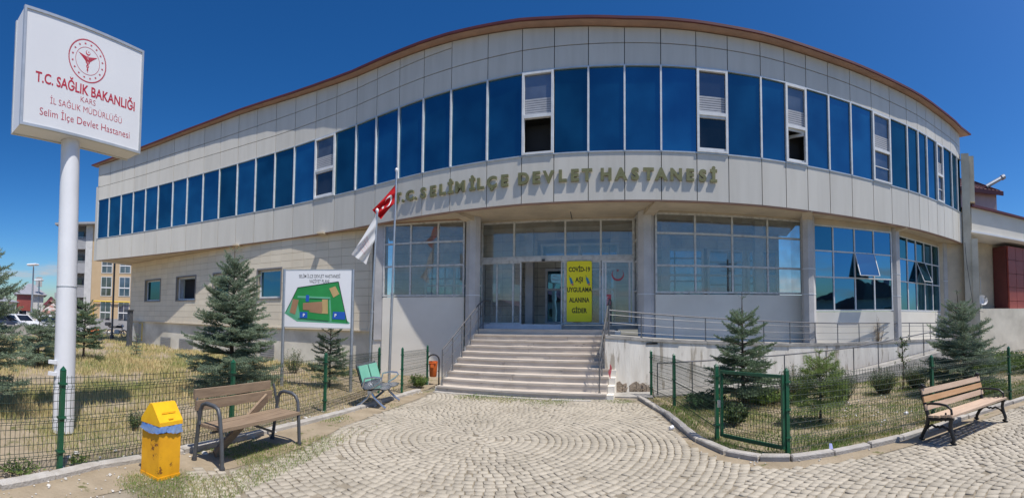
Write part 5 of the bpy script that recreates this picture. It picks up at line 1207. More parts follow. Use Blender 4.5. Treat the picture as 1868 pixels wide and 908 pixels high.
# orange bin
ox, oy = gp(790, 700); OBn = thing('orange_bin', 'orange plastic litter basket hanging in a black hoop frame beside the steps', 'litter bin', (ox, oy, 0))
hp = []
for k in range(13): a = R(180 - 15 * k); hp.append((ox + .16 * math.cos(a), oy, .66 + .15 * math.sin(a)))
mb = MB(); mb.tube([(ox - .16, oy, -.02)] + hp + [(ox + .16, oy, -.02)], .020, 8); mb.build('hoop_frame', black_iron, OBn, smooth=True)
mb = MB(); ns = 20; prof = [(.085, .20), (.100, .22), (.118, .55), (.125, .60), (.125, .63), (.112, .63), (.105, .58), (.085, .25)]; V = []; F = []
for r_, z_ in prof:
    for k in range(ns): a = 2 * math.pi * k / ns; V.append((ox + r_ * 1.0 * math.cos(a), oy - .02 + r_ * math.sin(a), z_))
for j in range(len(prof) - 1):
    for k in range(ns): F.append((j * ns + k, j * ns + (k + 1) % ns, (j + 1) * ns + (k + 1) % ns, (j + 1) * ns + k))
F.append(tuple(range(ns))[::-1]); mb.add(V, F); bsk = mb.build('basket', orange_m, OBn, smooth=True)
mb = MB(); mb.box((ox - .01, oy - .145, .50), (.09, .025, .08)); mb.box((ox, oy - .13, .585), (.2, .03, .03)); mb.build('hook_plate', orange_m, bsk)
for s_ in (-1, 1): mb = MB(); mb.tube([(ox + s_ * .16, oy, .36), (ox + s_ * .12, oy, .36)], .012, 6); mb.build('pivot', black_iron, OBn)
mb = MB(); mb.box((ox - .2, oy + .0, .07), (.16, .16, .16), .2); tag(mb.build('concrete_block', conc_m), 'small grey concrete block at the foot of the orange bin frame', 'block')

# ================================================================== TREES AND PLANTS
spruce_m = leafmat('spruce needles', (.12, .17, .115), (.31, .385, .26), .6, .28, 3.0)
spruce_d = leafmat('dark spruce needles', (.09, .14, .08), (.24, .32, .19), .6, .28, 3.0)
pine_m = leafmat('young pine needles', (.13, .20, .05), (.30, .38, .13), .6, .3, 4.0)
def needles(P, Q, per, ln, wd, rng, lean=.75):
    """P,Q (n,3) twig ends -> needle triangles"""
    n = len(P); D = Q - P; L_ = np.linalg.norm(D, axis=1, keepdims=True); D = D / np.maximum(L_, 1e-6)
    k = per; idx = np.repeat(np.arange(n), k); t = rng.random(n * k); base = P[idx] + (Q - P)[idx] * t[:, None]
    d = D[idx]; rv = rng.normal(size=(n * k, 3)); s = np.cross(d, rv); s /= np.maximum(np.linalg.norm(s, axis=1, keepdims=True), 1e-6)
    dirn = d * lean + s; dirn /= np.linalg.norm(dirn, axis=1, keepdims=True)
    tip = base + dirn * (ln * rng.uniform(.7, 1.15, n * k))[:, None] ; w = np.cross(dirn, rng.normal(size=(n * k, 3))); w /= np.maximum(np.linalg.norm(w, axis=1, keepdims=True), 1e-6)
    V = np.stack([base - w * wd / 2, base + w * wd / 2, tip], 1).reshape(-1, 3); F = np.arange(len(V)).reshape(-1, 3)
    return V, F
def spruce(name, label, loc, H, Rb, seed, z_low=.12, per=9, ln=.034, wd=.011, whorl=.17, nb=8, droop=0, m=None, leader=.3, lean=(0, 0), twig=.065, group='spruce trees on the lawns', shape=.85, trunk_r=None, cat='spruce tree'):
    rng = np.random.default_rng(seed); t = thing(name, label, cat, (*loc, 0), group=group)
    P = []; Q = []; BP = []
    z = z_low * H
    ax = lambda z: np.array([lean[0] * z, lean[1] * z, z])
    while z < H - leader:
        f = z / H; n = max(3, int(round(nb * (1 - .45 * f)) + rng.integers(-1, 2))); a0 = rng.random() * 6.28
        for b in range(n):
            a = a0 + 2 * math.pi * b / n + rng.normal() * .22; L_ = Rb * (1 - f) ** shape * rng.uniform(.68, 1.1) + .05
            if f < .16: L_ *= .8
            el = R(-6 + 52 * f ** 1.3 + rng.normal() * 6 - droop); zb = z + rng.normal() * .03
            ns = max(3, int(L_ / twig)); p = ax(zb).copy(); d = np.array([math.cos(a) * math.cos(el), math.sin(a) * math.cos(el), math.sin(el)])
            pts = [p.copy()]
            for s in range(ns):
                g = s / ns; d2 = d.copy(); d2[2] += .30 * g * g - .10 * math.sin(g * 3); d2 /= np.linalg.norm(d2); p = p + d2 * L_ / ns; pts.append(p.copy())
                if g < .12: continue
                rem = L_ * (1 - g); side = np.array([-d2[1], d2[0], 0.]); side /= np.linalg.norm(side) + 1e-9
                for sg in (-1, 1):
                    tl = min(.05 + rem * .42, .30) * rng.uniform(.7, 1.2); td = d2 * .75 + side * sg * .7 + np.array([0, 0, rng.normal() * .18 + .08]); td /= np.linalg.norm(td)
                    P.append(p.copy()); Q.append(p + td * tl)
                    if tl > .11:
                        m_ = int(tl / .05)
                        for q in range(1, m_):
                            c = p + td * tl * q / m_; sd2 = np.cross(td, np.array([0, 0, 1.])); sd2 /= np.linalg.norm(sd2) + 1e-9
                            for s2 in (-1, 1):
                                dd = td * .8 + sd2 * s2 * .65 + np.array([0, 0, rng.normal() * .22]); dd /= np.linalg.norm(dd); P.append(c); Q.append(c + dd * min(.08, tl * .35) * rng.uniform(.7, 1.2))
                if rng.random() < .35: P.append(p.copy()); Q.append(p + np.array([d2[0] * .05, d2[1] * .05, .06]))
            P.append(pts[-2]); Q.append(pts[-1] + (pts[-1] - pts[-2]) * .8)
            for s in range(len(pts) - 1): P.append(pts[s]); Q.append(pts[s + 1])
            BP.append(pts)
        z += whorl * rng.uniform(.75, 1.1) * (1 - .25 * f)
    top = ax(H)
    for k in range(5): a = rng.random() * 6.28; b = ax(H - leader * .35); P.append(b); Q.append(b + np.array([math.cos(a) * .10, math.sin(a) * .10, .08]) * (leader / .3))
    P.append(ax(H - leader)); Q.append(ax(H - leader * .1))
    P = np.array(P); Q = np.array(Q); V, F = needles(P, Q, per, ln, wd, rng)
    mesh_np('crown', V, F, m or spruce_m, t)
    mb = MB(); tr = trunk_r or .018 * H; mb.tube([ax(-.05) , ax(.15 * H), ax(.5 * H), ax(H - .02)], [tr * 1.25, tr, tr * .55, .006], 8, )
    o = mb.build('trunk', bark_m, t, world=False, smooth=True)
    mb = MB()
    for pts in BP: mb.tube([pts[0], pts[len(pts) // 2], pts[-1]], [.011, .007, .003], 4, cap=False)
    mb.build('branches', bark_m, t, world=False)
    return t
spruce('spruce_tree', 'tall blue green spruce with bare leader between the tiled wall and the site plan board', gp(420, 722), 3.25, 1.28, 11, z_low=.05, per=19, wd=.009, whorl=.15, nb=9, leader=.42, shape=.72)
spruce('spruce_tree', 'largest nearby spruce on the far side of the sign pole, partly out of view', pr(-38, 7.2), 2.75, 1.30, 12, z_low=.14, per=9, ln=.036, nb=9, whorl=.20, leader=.25, shape=.6)
spruce('spruce_tree', 'mid sized spruce with full low branches standing behind the largest spruce', pr(72, 13.5), 1.9, .8, 13, z_low=.1, per=7, ln=.05, wd=.016, shape=.7)
spruce('spruce_tree', 'rounded dark spruce on bare trunk between the sign pole and the motorcycle', gp(152, 655), 2.3, 1.0, 14, z_low=.2, per=7, ln=.05, wd=.016, m=spruce_d, shape=.6)
spruce('spruce_tree', 'small spruce with full skirt in front of the rusty roofed shed', pr(103, 18), 2.4, .6, 24, z_low=.05, per=6, ln=.06, wd=.018, shape=.8)
spruce('spruce_tree', 'tiny spruce seedling in the dry grass by the gas cabinet', gp(248, 650), .95, .22, 15, z_low=.1, per=8, ln=.04, wd=.014, nb=6, leader=.14)
spruce('spruce_tree', 'short spruce growing under the site plan board', gp(601, 705), 1.6, .72, 16, z_low=.22, per=9, ln=.036, wd=.013, m=spruce_d, leader=.18, shape=.6)
spruce('spruce_tree', 'slim tiered spruce with long leader behind the mesh gate', gp(1356, 738), 2.35, .95, 17, z_low=.13, per=13, ln=.032, wd=.010, m=spruce_d, leader=.50, whorl=.19, nb=9, shape=.75, twig=.05)
spruce('spruce_tree', 'wide leaning spruce behind the iron bench', gp(1765, 712), 2.35, 1.38, 18, z_low=.05, per=12, whorl=.16, nb=9, leader=.36, lean=(-.10, .03), shape=.85)
spruce('young_pine', 'soft light green young pine behind the fence near the gate', gp(1497, 768), 1.2, .55, 19, z_low=.25, per=15, ln=.085, wd=.006, m=pine_m, whorl=.10, nb=8, leader=.2, twig=.09, group=None, shape=.6, cat='pine')

def stems(n, rad, h, rng, spread=.35, blade=.05, per=10, bw=.012, droop=0.0, base_r=.25):
    a = rng.random(n) * 6.28; rr = np.sqrt(rng.random(n)) * rad; P0 = np.stack([np.cos(a) * rr * base_r, np.sin(a) * rr * base_r, np.zeros(n)], 1)
    hh = h * rng.uniform(.6, 1.05, n) * (1 - .35 * (rr / rad) ** 2); T = np.stack([np.cos(a) * rr, np.sin(a) * rr, hh], 1)
    P0 = P0.astype(float); k = per; idx = np.repeat(np.arange(n), k); t = rng.uniform(.12, 1, n * k)[:, None]
    b = P0[idx] * (1 - t) + T[idx] * t; b[:, 2] += .0
    az = rng.random(n * k) * 6.28; up = rng.uniform(.1, 1.1, n * k); d = np.stack([np.cos(az), np.sin(az), up], 1); d /= np.linalg.norm(d, axis=1, keepdims=True)
    w = np.cross(d, rng.normal(size=d.shape)); w /= np.linalg.norm(w, axis=1, keepdims=True); L_ = blade * rng.uniform(.6, 1.3, n * k)[:, None]
    V = np.stack([b, b + d * L_ * .5 + w * bw / 2, b + d * L_, b + d * L_ * .5 - w * bw / 2], 1).reshape(-1, 3); F = np.arange(len(V)).reshape(-1, 4)
    return V, F, P0, T
bush_m = leafmat('broom bush leaves', (.035, .065, .02), (.14, .19, .075), .6, .2, 5)
bush_dark = leafmat('dark weed leaves', (.02, .05, .02), (.07, .14, .05), .6, .2, 5)
weed_m = leafmat('bright weed leaves', (.08, .13, .03), (.19, .27, .07), .6, .3, 5)
straw_m = leafmat('dry weed stalks', (.30, .20, .09), (.48, .36, .19), .8, .2, 5)
def bush(name, label, loc, rad, h, seed, m=bush_m, n=260, per=14, blade=.05, bw=.010, group=None, cat='bush', base_r=.3):
    rng = np.random.default_rng(seed); t = thing(name, label, cat, (*loc, 0), group=group)
    V, F, P0, T = stems(n, rad, h, rng, blade=blade, per=per, bw=bw, base_r=base_r); mesh_np('leaves', V, F, m, t)
    mb = MB()
    for i in range(0, n, 4): mb.tube([P0[i], (P0[i] + T[i]) / 2, T[i]], [.005, .004, .002], 3, cap=False)
    mb.build('stems', bark_m, t, world=False); return t
GB = 'round bushes along the ramp'
bush('round_bush', 'round bush behind the young pine nearest the gate', pr(1452, 9.6), .50, .78, 31, group=GB, n=330)
bush('round_bush', 'round bush between the young pine and the peeling ramp wall', pr(1531, 9.2), .42, .72, 32, group=GB, n=330)
bush('round_bush', 'small round bush between two others, before the leafy sapling', pr(1609, 10.2), .40, .62, 33, group=GB, n=330)
bush('round_bush', 'round bush between the leafy sapling and the leaning spruce', pr(1669, 10.9), .42, .62, 34, group=GB, n=330)
bush('weed_clump', 'dark leafy weeds under the slim spruce by the gate', pr(1283, 8.9), .45, .30, 35, m=bush_dark, n=160, per=9, blade=.09, bw=.035)
bush('weed_clump', 'broad leaved green weeds close behind the mesh gate', pr(1338, 7.3), .25, .32, 36, m=bush_m, n=70, per=9, blade=.10, bw=.04)
bush('weed_clump', 'low bright green weeds spreading behind the gate beside the slim spruce', pr(1392, 9.3), .75, .28, 37, m=weed_m, n=260, per=8, blade=.09, bw=.03)
bush('weed_clump', 'grey green weeds behind the fence by the yellow bin', gp(245, 783), .14, .30, 38, n=60, per=10, blade=.04, bw=.012)
bush('weed_clump', 'pale low weeds growing alone at the foot of the mesh fence', gp(35, 862), .24, .13, 39, n=50, per=6, blade=.05, bw=.014, m=weed_m)
bush('weed_clump', 'green weeds at the base of the first green fence post', gp(140, 848), .12, .10, 40, n=24, per=6, blade=.05, bw=.014, m=weed_m)
bush('weed_clump', 'green weeds behind the orange bin by the bay wall', pr(765, 11.6), .30, .34, 41, n=110, per=10, blade=.07, bw=.02, m=weed_m)
bush('weed_clump', 'bright green weeds in front of the side wing', pr(1838, 14.5), 1.5, .55, 42, n=700, per=9, blade=.12, bw=.04, m=weed_m, base_r=1)
bush('weed_clump', 'wide patch of green weeds behind the fence and the iron bench', pr(1800, 9.5), .5, .35, 43, n=260, per=9, blade=.06, bw=.015, m=weed_m, base_r=1)
bush('weed_clump', 'reddish stalky shrub against the plinth beside the site plan board', pr(537, 14.2), .38, .85, 44, n=120, per=10, blade=.06, bw=.015)
bush('weed_clump', 'small weed clump in dry grass beyond the sign pole', gp(182, 662), .25, .35, 45, n=80, per=9, blade=.05, bw=.015)
bush('dry_weed', 'tall dry straw coloured weeds growing on the upper ramp', (*pr(1602, 15.0),), .22, 1.0, 46, m=straw_m, n=60, per=12, blade=.035, bw=.010, cat='weed')
for o in bpy.data.objects:
    if o.name == 'dry_weed': o.location.z = .9
# leafy sapling
rng = np.random.default_rng(50); lx, ly = pr(1645, 10.7); SP = thing('leafy_sapling', 'thin leafy sapling between two round bushes in front of the ramp', 'sapling', (lx, ly, 0))
V = []; mb = MB(); mb.tube([(0, 0, 0), (.02, 0, .6), (-.01, .02, 1.3)], [.016, .012, .004], 6)
for k in range(26):
    z = rng.uniform(.45, 1.2); a = rng.random() * 6.28; L_ = rng.uniform(.12, .30); e = np.array([math.cos(a) * L_ * .8, math.sin(a) * L_ * .8, z + L_ * .7]); b = np.array([0.01, 0, z]); mb.tube([b, e], [.005, .002], 4, cap=False)
    for q in range(9):
        c = b + (e - b) * rng.uniform(.25, 1.05) + rng.normal(size=3) * .015; d = rng.normal(size=3); d /= np.linalg.norm(d); w = np.cross(d, rng.normal(size=3)); w /= np.linalg.norm(w); l_ = rng.uniform(.035, .06); V += [c, c + d * l_ * .5 + w * l_ * .32, c + d * l_, c + d * l_ * .5 - w * l_ * .32]
V = np.array(V); mesh_np('leaves', V, np.arange(len(V)).reshape(-1, 4), leafmat('sapling leaves', (.04, .08, .02), (.13, .19, .06), .5, .25, 4), SP); mb.build('stem', bark_m, SP, world=False)

# ---- lawns: one object each, blades thinned out with distance
def in_polys(X, Y, P):
    c = np.zeros(len(X), bool); j = len(P) - 1
    for i in range(len(P)):
        xi, yi = P[i]; xj, yj = P[j]
        t = ((yi > Y) != (yj > Y)) & (X < (xj - xi) * (Y - yi) / ((yj - yi) + 1e-12) + xi); c ^= t; j = i
    return c
def vnoise(X, Y, s, seed):
    r_ = np.random.default_rng(seed); G = r_.random((64, 64)); x = (X * s) % 63; y = (Y * s) % 63; i = x.astype(int); j = y.astype(int); fx_ = x - i; fy_ = y - j; fx_ = fx_ * fx_ * (3 - 2 * fx_); fy_ = fy_ * fy_ * (3 - 2 * fy_)
    return G[i, j] * (1 - fx_) * (1 - fy_) + G[i + 1, j] * fx_ * (1 - fy_) + G[i, j + 1] * (1 - fx_) * fy_ + G[i + 1, j + 1] * fx_ * fy_
def grass(name, label, poly, n, a0, a1, r0, r1, hgt, m, seed, wfac=.0011, wmin=.004, dens=None, lean=.45, zoff=-.01):
    rng = np.random.default_rng(seed); a = np.radians(rng.uniform(a0, a1, n)); r_ = np.exp(rng.uniform(math.log(r0), math.log(r1), n)); X = r_ * np.sin(a); Y = r_ * np.cos(a)
    k = in_polys(X, Y, poly)
    if dens is not None: k &= rng.random(n) < dens(X, Y, r_)
    X, Y, r_ = X[k], Y[k], r_[k]; n = len(X)
    hh = hgt(X, Y, r_) * rng.uniform(.5, 1.25, n); w = np.maximum(wmin, wfac * r_) * rng.uniform(.7, 1.3, n); az = rng.random(n) * 6.28; ln = hh * lean * rng.random(n) * 1.4
    ca, sa = np.cos(az), np.sin(az); az2 = az + rng.normal(0, .8, n) ; wx, wy = -np.sin(az2) * w / 2, np.cos(az2) * w / 2; z0 = np.full(n, zoff)
    V = np.stack([np.stack([X - wx, Y - wy, z0], 1), np.stack([X + wx, Y + wy, z0], 1), np.stack([X + ca * ln * .35 + wx * .8, Y + sa * ln * .35 + wy * .8, z0 + hh * .6], 1), np.stack([X + ca * ln * .35 - wx * .8, Y + sa * ln * .35 - wy * .8, z0 + hh * .6], 1), np.stack([X + ca * ln, Y + sa * ln, z0 + hh], 1)], 1).reshape(-1, 3)
    b = np.arange(n) * 5; F = np.concatenate([np.stack([b, b + 1, b + 2], 1), np.stack([b, b + 2, b + 3], 1), np.stack([b + 3, b + 2, b + 4], 1)])
    o = mesh_np(name, V, F, m); tag(o, label, 'grass', kind='stuff'); return o
dry_m = leafmat('dry grass', None, None, .8, .3, .55, ramp=[(.0, (.62, .49, .25)), (.36, (.70, .56, .30)), (.64, (.46, .42, .18)), (.92, (.28, .32, .11)), (1.0, (.24, .31, .09))])
mix_m = leafmat('mown mixed grass', None, None, .8, .3, .9, ramp=[(.0, (.55, .43, .24)), (.28, (.46, .39, .18)), (.5, (.25, .31, .10)), (.8, (.17, .27, .06)), (1.0, (.19, .31, .07))])
green_m = leafmat('green grass', None, None, .8, .3, .9, ramp=[(.0, (.22, .20, .07)), (.4, (.12, .17, .04)), (1.0, (.11, .20, .04))])
left_poly = [(p[0] - .12, p[1]) for p in LK] + [(-2.6, 11.0), (-2.2, 13.3), (C1[0], C1[1] - .1), (B[0] - .2, B[1]), (A[0] - .3, A[1] - .05), (A[0] - 1.0, A[1] + 20), (-60, 42), (-60, -3)]
def dl(X, Y, r_):
    nn = vnoise(X, Y, .55, 5) * .6 + vnoise(X, Y, 1.9, 6) * .4; fence_d = np.clip((-3.6 - X) / 2.2, 0, 1); return np.clip((nn - .30) * 3.2, .04, 1) * (.25 + .75 * fence_d)
grass('dry_grass', 'dry straw coloured meadow grass under the ministry sign', left_poly, 330000, -82, -2, 2.6, 40, lambda X, Y, r_: .05 + .11 * np.clip((-4.6 - X) / 3, 0, 1) * (.5 + vnoise(X, Y, .8, 8)), dry_m, 60, dens=dl)
def ptsin(lst): return lst
right_poly = [(p[0] + .05, p[1] + .10) for p in RK[:1]] + [(p[0] + .09, p[1] + .04) for p in RK[1:5]] + [(p[0] + .06, p[1] + .10) for p in RK[5:]] + [(26, 5), (26, 9), pr(1868, 20), pr(1800, 17.5), (LOp[-1][0], LOp[-1][1] - .2)] + [(x, y - .14) for x, y in LOp[::-1]]
def dr_(X, Y, r_):
    nn = vnoise(X, Y, .8, 15) * .5 + vnoise(X, Y, 2.6, 16) * .5; return np.clip((nn - .22) * 3.0, .06, 1)
grass('lawn_grass', 'patchy half dry short grass behind the mesh gate', right_poly, 230000, 15, 78, 4.2, 18, lambda X, Y, r_: .018 + .035 * vnoise(X, Y, 1.2, 18), mix_m, 61, dens=dr_)
# greener strip by the kerb and at the back, moss in the joints of the plaza
jp = [gp(800, 708), (-2.4, 9.4), (-2.9, 7.3), (-3.5, 4.2), (-3.6, 3.2), (-3.0, 1.4), (-2.4, 2.6), (-2.2, 6), (-1.2, 9.0), (2.0, 8.8), (2.7, 9.2), (2.2, 9.9)]
def dj(X, Y, r_):
    nn = vnoise(X, Y, 1.3, 25); edge = np.clip((-1.9 - X) / 1.0, 0, 1) + np.clip((Y - 9.2 + .25 * X) / .6, 0, 1); return np.clip((nn - .44) * 5, 0, 1) * np.clip(edge, .06, 1)
grass('moss_tufts', 'thin tufts of dry green grass between the setts at the plaza edge', jp, 420000, -72, 22, 2.6, 12, lambda X, Y, r_: .022 + 0 * X, mix_m, 62, dens=dj, wmin=.005, zoff=0.0)
# white clover heads and scattered stones
rng = np.random.default_rng(70)
mb = MB()
for k in range(70):
    x = rng.uniform(4.4, 7.2); y = rng.uniform(4.5, 7.5); 
    if vnoise(np.array([x]), np.array([y]), 1.1, 71)[0] < .45: continue
    mb.bevel_box((x, y, .075), (.018, .018, .016), .006)
tag(mb.build('clover_flowers', white_p), 'tiny white clover heads dotted over the lawn behind the gate', 'flowers', kind='stuff')
mb = MB()
def pebble(mb, x, y, s, z=0.0):
    V = []; n = 7
    for j, (rr, zz_) in enumerate(((.7, -.3), (1, .1), (.6, .55))):
        for k in range(n): a = 2 * math.pi * k / n; q = s * rr * rng.uniform(.75, 1.2); V.append((x + q * math.cos(a), y + q * math.sin(a) * .8, z + zz_ * s))
    mb.add(V, [tuple(range(n))[::-1], tuple(range(2 * n, 3 * n))] + [(j * n + k, j * n + (k + 1) % n, (j + 1) * n + (k + 1) % n, (j + 1) * n + k) for j in (0, 1) for k in range(n)])
for k in range(170):
    f = rng.random(); i = rng.integers(1, len(LK) - 1); p = Vector(LK[i]).lerp(Vector(LK[min(i + 1, len(LK) - 1)]), f); x, y = p.x + rng.normal() * .22 - .1, p.y
    pebble(mb, x, y, abs(rng.normal()) * .014 + .008)
for k in range(120): x, y = gp(rng.uniform(0, 330), rng.uniform(850, 935)); pebble(mb, x, y, rng.uniform(.005, .013))
for k in range(70):
    i = rng.integers(2, 8); p = Vector(RK[i]).lerp(Vector(RK[i + 1]), rng.random()); pebble(mb, p.x + rng.normal() * .15, p.y + rng.normal() * .15, rng.uniform(.006, .016))
tag(mb.build('loose_stones', mat('pale loose stone', (.55, .52, .47), .9, island=.2)), 'pale loose stones scattered along the kerbs and bare soil', 'stones', kind='stuff')
# litter
mb = MB(); x, y = gp(1225, 784); mb.tube([(x - .03, y, .03), (x + .03, y + .02, .035)], [.028, .036], 10); mb.add([(x - .02, y, .05), (x + .05, y, .07), (x + .06, y + .05, .05), (x, y + .05, .04)], [(0, 1, 2, 3)])
tag(mb.build('paper_cup', white_p), 'crumpled white paper cup lying on the setts by the curved kerb', 'litter')
mb = MB(); x, y = gp(1516, 823); mb.add([(x - .03, y, .02), (x + .03, y - .01, .02), (x + .035, y + .02, .09), (x - .01, y + .02, .10), (x + .0, y + .04, .05)], [(0, 1, 2, 3), (3, 2, 4)])
tag(mb.build('plastic_scrap', mat('lilac plastic', (.42, .45, .75), .5)), 'lilac plastic scrap lying on the kerb near the gate', 'litter')
mb = MB(); x, y = gp(1653, 759); mb.bevel_box((x, y, .05), (.07, .05, .06), .015)
tag(mb.build('paper_scrap', white_p), 'white paper scrap in the grass behind the fence near the iron bench', 'litter')

# ================================================================== BACKGROUND AT LEFT
APr = 54.0
q0 = Vector(pr(163, 54)); q1 = Vector(pr(262, 52.5)); qd = (q1 - q0).normalized()
AP = thing('apartment_block', 'tan and grey apartment block with tall windows seen behind the sign pole', 'building', (*q0, -.5))
tan_w = mat('tan block cladding', (.52, .38, .23), .85, col2=(.47, .34, .20), scale=.6); gry_w = mat('grey block render', (.34, .34, .35), .9); whw = mat('white block render', (.58, .57, .55), .9)
zb = zv(200, 607, 53)
qE = q0 + qd * 26
mb = MB(); mb.plan(q0, qE, zb + 1.7, 12.75, -9, 0); mb.build('wall', tan_w, AP)
mb = MB(); mb.plan(q0, qE, -.6, zb + 1.698, -9, .05); mb.build('plinth', gry_w, AP)
g0_ = Vector(pr(104, 55.0))
mb = MB(); mb.plan(g0_, q0 - qd * .01, -.6, 12.75, -9, -1.4); mb.build('recess_wall', gry_w, AP)
mb = MB(); mb.plan(g0_ - qd * .6, qE, 12.75, 13.0, -9, .7); mb.build('roof', gry_w, AP)
mb = MB(); mb.plan(q0 - qd * .9, q0 - qd * .02, -.6, 12.73, -1.39, .02); mb.plan(g0_, g0_ + qd * .5, -.6, 12.73, -1.39, .02); mb.build('pier', whw, AP)
for k in range(4):
    z0 = zv(150, 577, 54) + 3.0 * k - .5
    mb = MB(); mb.plan(g0_ + qd * .51, q0 - qd * .91, z0, z0 + 1.15, -.1, .0); mb.plan(g0_ + qd * .51, q0 - qd * .91, z0 - .15, z0, -1.39, .04); b_ = mb.build('balcony', gry_w, AP)
    mb = MB(); mb.plan(g0_ + qd * .51, q0 - qd * .91, z0 + 1.28, z0 + 1.33, -.06, -.02); mb.build('rail', white_p, b_)
    mb = MB(); mb.plan(g0_ + qd * 1.4, g0_ + qd * 2.6, z0 + .1, z0 + 2.2, -1.38, -1.3); mb.build('window', dark_glass, AP)
for k, (va, vb) in enumerate(((551, 584), (506, 539), (469, 497), (427, 455), (385, 412))):
    for j, u in enumerate((191, 226, 262, 300, 340)):
        if j > 1 and k > 3: continue
        s = (Vector(pr(u, 53.5)) - q0).dot(qd); z0, z1 = zv(200, vb, 53.5), zv(200, va, 53.5)
        a, b = q0 + qd * (s - .60), q0 + qd * (s + .60)
        mb = MB(); mb.plan(a - qd * .1, b + qd * .1, z0 - .1, z1 + .1, 0, .04); w = mb.build('window', whw, AP)
        mb = MB(); mb.plan(a, a + qd * .57, z0, z1, .04, .05); mb.plan(b - qd * .57, b, z0, z1, .04, .05); mb.build('pane', grey_glass, w)
        mb = MB(); mb.plan(a, b, z0 + (z1 - z0) * .40, z0 + (z1 - z0) * .46, .05, .09); mb.build('rail', white_p, w)
mb = MB(); zc = zv(200, 550, 53.5); s = (Vector(pr(173, 53.9)) - q0).dot(qd); mb.tube([(*(q0 + qd * (s - 2.6) - Vector((0, .2))), zc - 1.75), (*(q0 + qd * s - Vector((0, .3))), zc - 1.75), (*(q0 + qd * s - Vector((0, .3))), zc), (*(qE - Vector((0, .3))), zc)], .09, 6); mb.build('gas_pipe', gasy, AP)
# houses at the far left
def house(name, label, u0, u1, r_, v_eave, v_ridge, v_base, wall, roofm, depth=8, door=True):
    a, b = Vector(pr(u0, r_)), Vector(pr(u1, r_)); d = (b - a).normalized(); n_ = Vector((d.y, -d.x)); um = (u0 + u1) / 2
    ze, zr, z0 = zv(um, v_eave, r_), zv(um, v_ridge, r_ + depth / 2), -.1
    t = thing(name, label, 'house', (*((a + b) / 2), 0), group=None)
    mb = MB(); mb.plan(a, b, z0, ze, -depth, 0); mb.build('wall', wall, t)
    mb = MB(); e = .5; A_, B_, C_, D_ = a - d * e + n_ * e, b + d * e + n_ * e, b + d * e - n_ * (depth + e), a - d * e - n_ * (depth + e); R0_, R1_ = a + d * 1.5 - n_ * depth / 2, b - d * 1.5 - n_ * depth / 2
    mb.add([(*A_, ze), (*B_, ze), (*C_, ze), (*D_, ze), (*R0_, zr), (*R1_, zr)], [(0, 1, 5, 4), (2, 3, 4, 5), (1, 2, 5), (3, 0, 4), (3, 2, 1, 0)]); rf = mb.build('roof', roofm, t)
    L_ = (b - a).length; k = max(2, int(L_ / 3)); st = int((ze - z0) / 2.8)
    for j in range(k):
        for q in range(max(1, st)):
            c = a + d * L_ * (j + .5) / k; zz_ = z0 + 1.1 + 2.8 * q
            if zz_ + 1.4 > ze: continue
            mb = MB(); mb.plan(c - d * .6, c + d * .6, zz_, zz_ + 1.2, 0, .05); w = mb.build('window', white_fr, t); mb = MB(); mb.plan(c - d * .5, c + d * .5, zz_ + .1, zz_ + 1.1, .05, .06); mb.build('pane', dark_glass, w)
    mb = MB(); c = (R0_ + R1_) / 2 + d * 1.2; mb.box((c.x, c.y, zr + .3), (.7, .7, 1.4)); mb.build('chimney', wall, rf)
    return t, a, b, d, n_, ze
grey_roof = mat('grey sheet roof', (.40, .40, .42), .5, .3); rust_roof = mat('rusty sheet roof', (.30, .15, .12), .7, col2=(.42, .38, .36), scale=1.5, lo=.45, hi=.55)
t1, a, b, d, n_, ze = house('far_house', 'white and maroon two storey house with grey hipped roof', 28, 77, 60, 537, 517, 600, whw, grey_roof)
mb = MB(); mb.plan(a + d * .05, a + d * 1.95, 1.9, ze - .1, .0, .12); mb.build('maroon_panel', mroon2, t1)
house('far_house', 'low white outbuilding with grey roof behind the largest spruce', -60, 26, 55, 549, 540, 600, whw, grey_roof)
house('far_house', 'shed with rusty striped roof between the maroon house and the sign pole', 78, 112, 50, 571, 548, 600, whw, rust_roof, 6)
house('far_house', 'distant dark roofed house beyond the shed', 80, 102, 95, 556, 541, 600, whw, maroon_m)
# lamps
def lamp(label, u, r_, vt, grp='street lamps near the maroon house'):
    x, y = pr(u, r_); z1 = zv(u, vt, r_); t = thing('street_lamp', label, 'street lamp', (x, y, 0), group=grp)
    mb = MB(); mb.tube([(x, y, -.1), (x, y, z1 * .5), (x, y, z1)], [.16, .12, .08], 8); mb.build('pole', galv_m, t, smooth=True)
    mb = MB(); mb.tube([(x, y, z1), (x + .25, y - .2, z1 + .12), (x + .9, y - .5, z1 + .15)], .05, 6); mb.build('arm', galv_m, t)
    mb = MB(); mb.bevel_box((x + .5, y - .35, z1 + .2), (1.3, .6, .22), .08, rz=.4); mb.build('lamp_head', white_p, t)
lamp('taller nearer street lamp in front of the maroon house', 56.5, 48, 487); lamp('shorter thinner street lamp beside the taller one', 68, 60, 514)
x, y = pr(204.5, 30.0); LPp = thing('utility_pole', 'thin dark pole in front of the tan apartment block', 'pole', (x, y, 0))
mb = MB(); mb.tube([(x, y, -.1), (x, y, 6.5)], .07, 8); mb.build('shaft', dark_tube, LPp); mb = MB(); mb.tube([(x, y, -.05), (x, y, .35)], .14, 8); mb.build('foot_sleeve', dark_tube, LPp)
mb = MB(); x, y = pr(236.5, 23.5); mb.bevel_box((x, y, .95), (.22, .22, 2.1), .02); mb.bevel_box((x - .05, y - .02, 1.98), (.42, .3, .07), .01)
tag(mb.build('gate_post', dark_tube), 'dark square post at the corner of the tiled hospital wall', 'post')
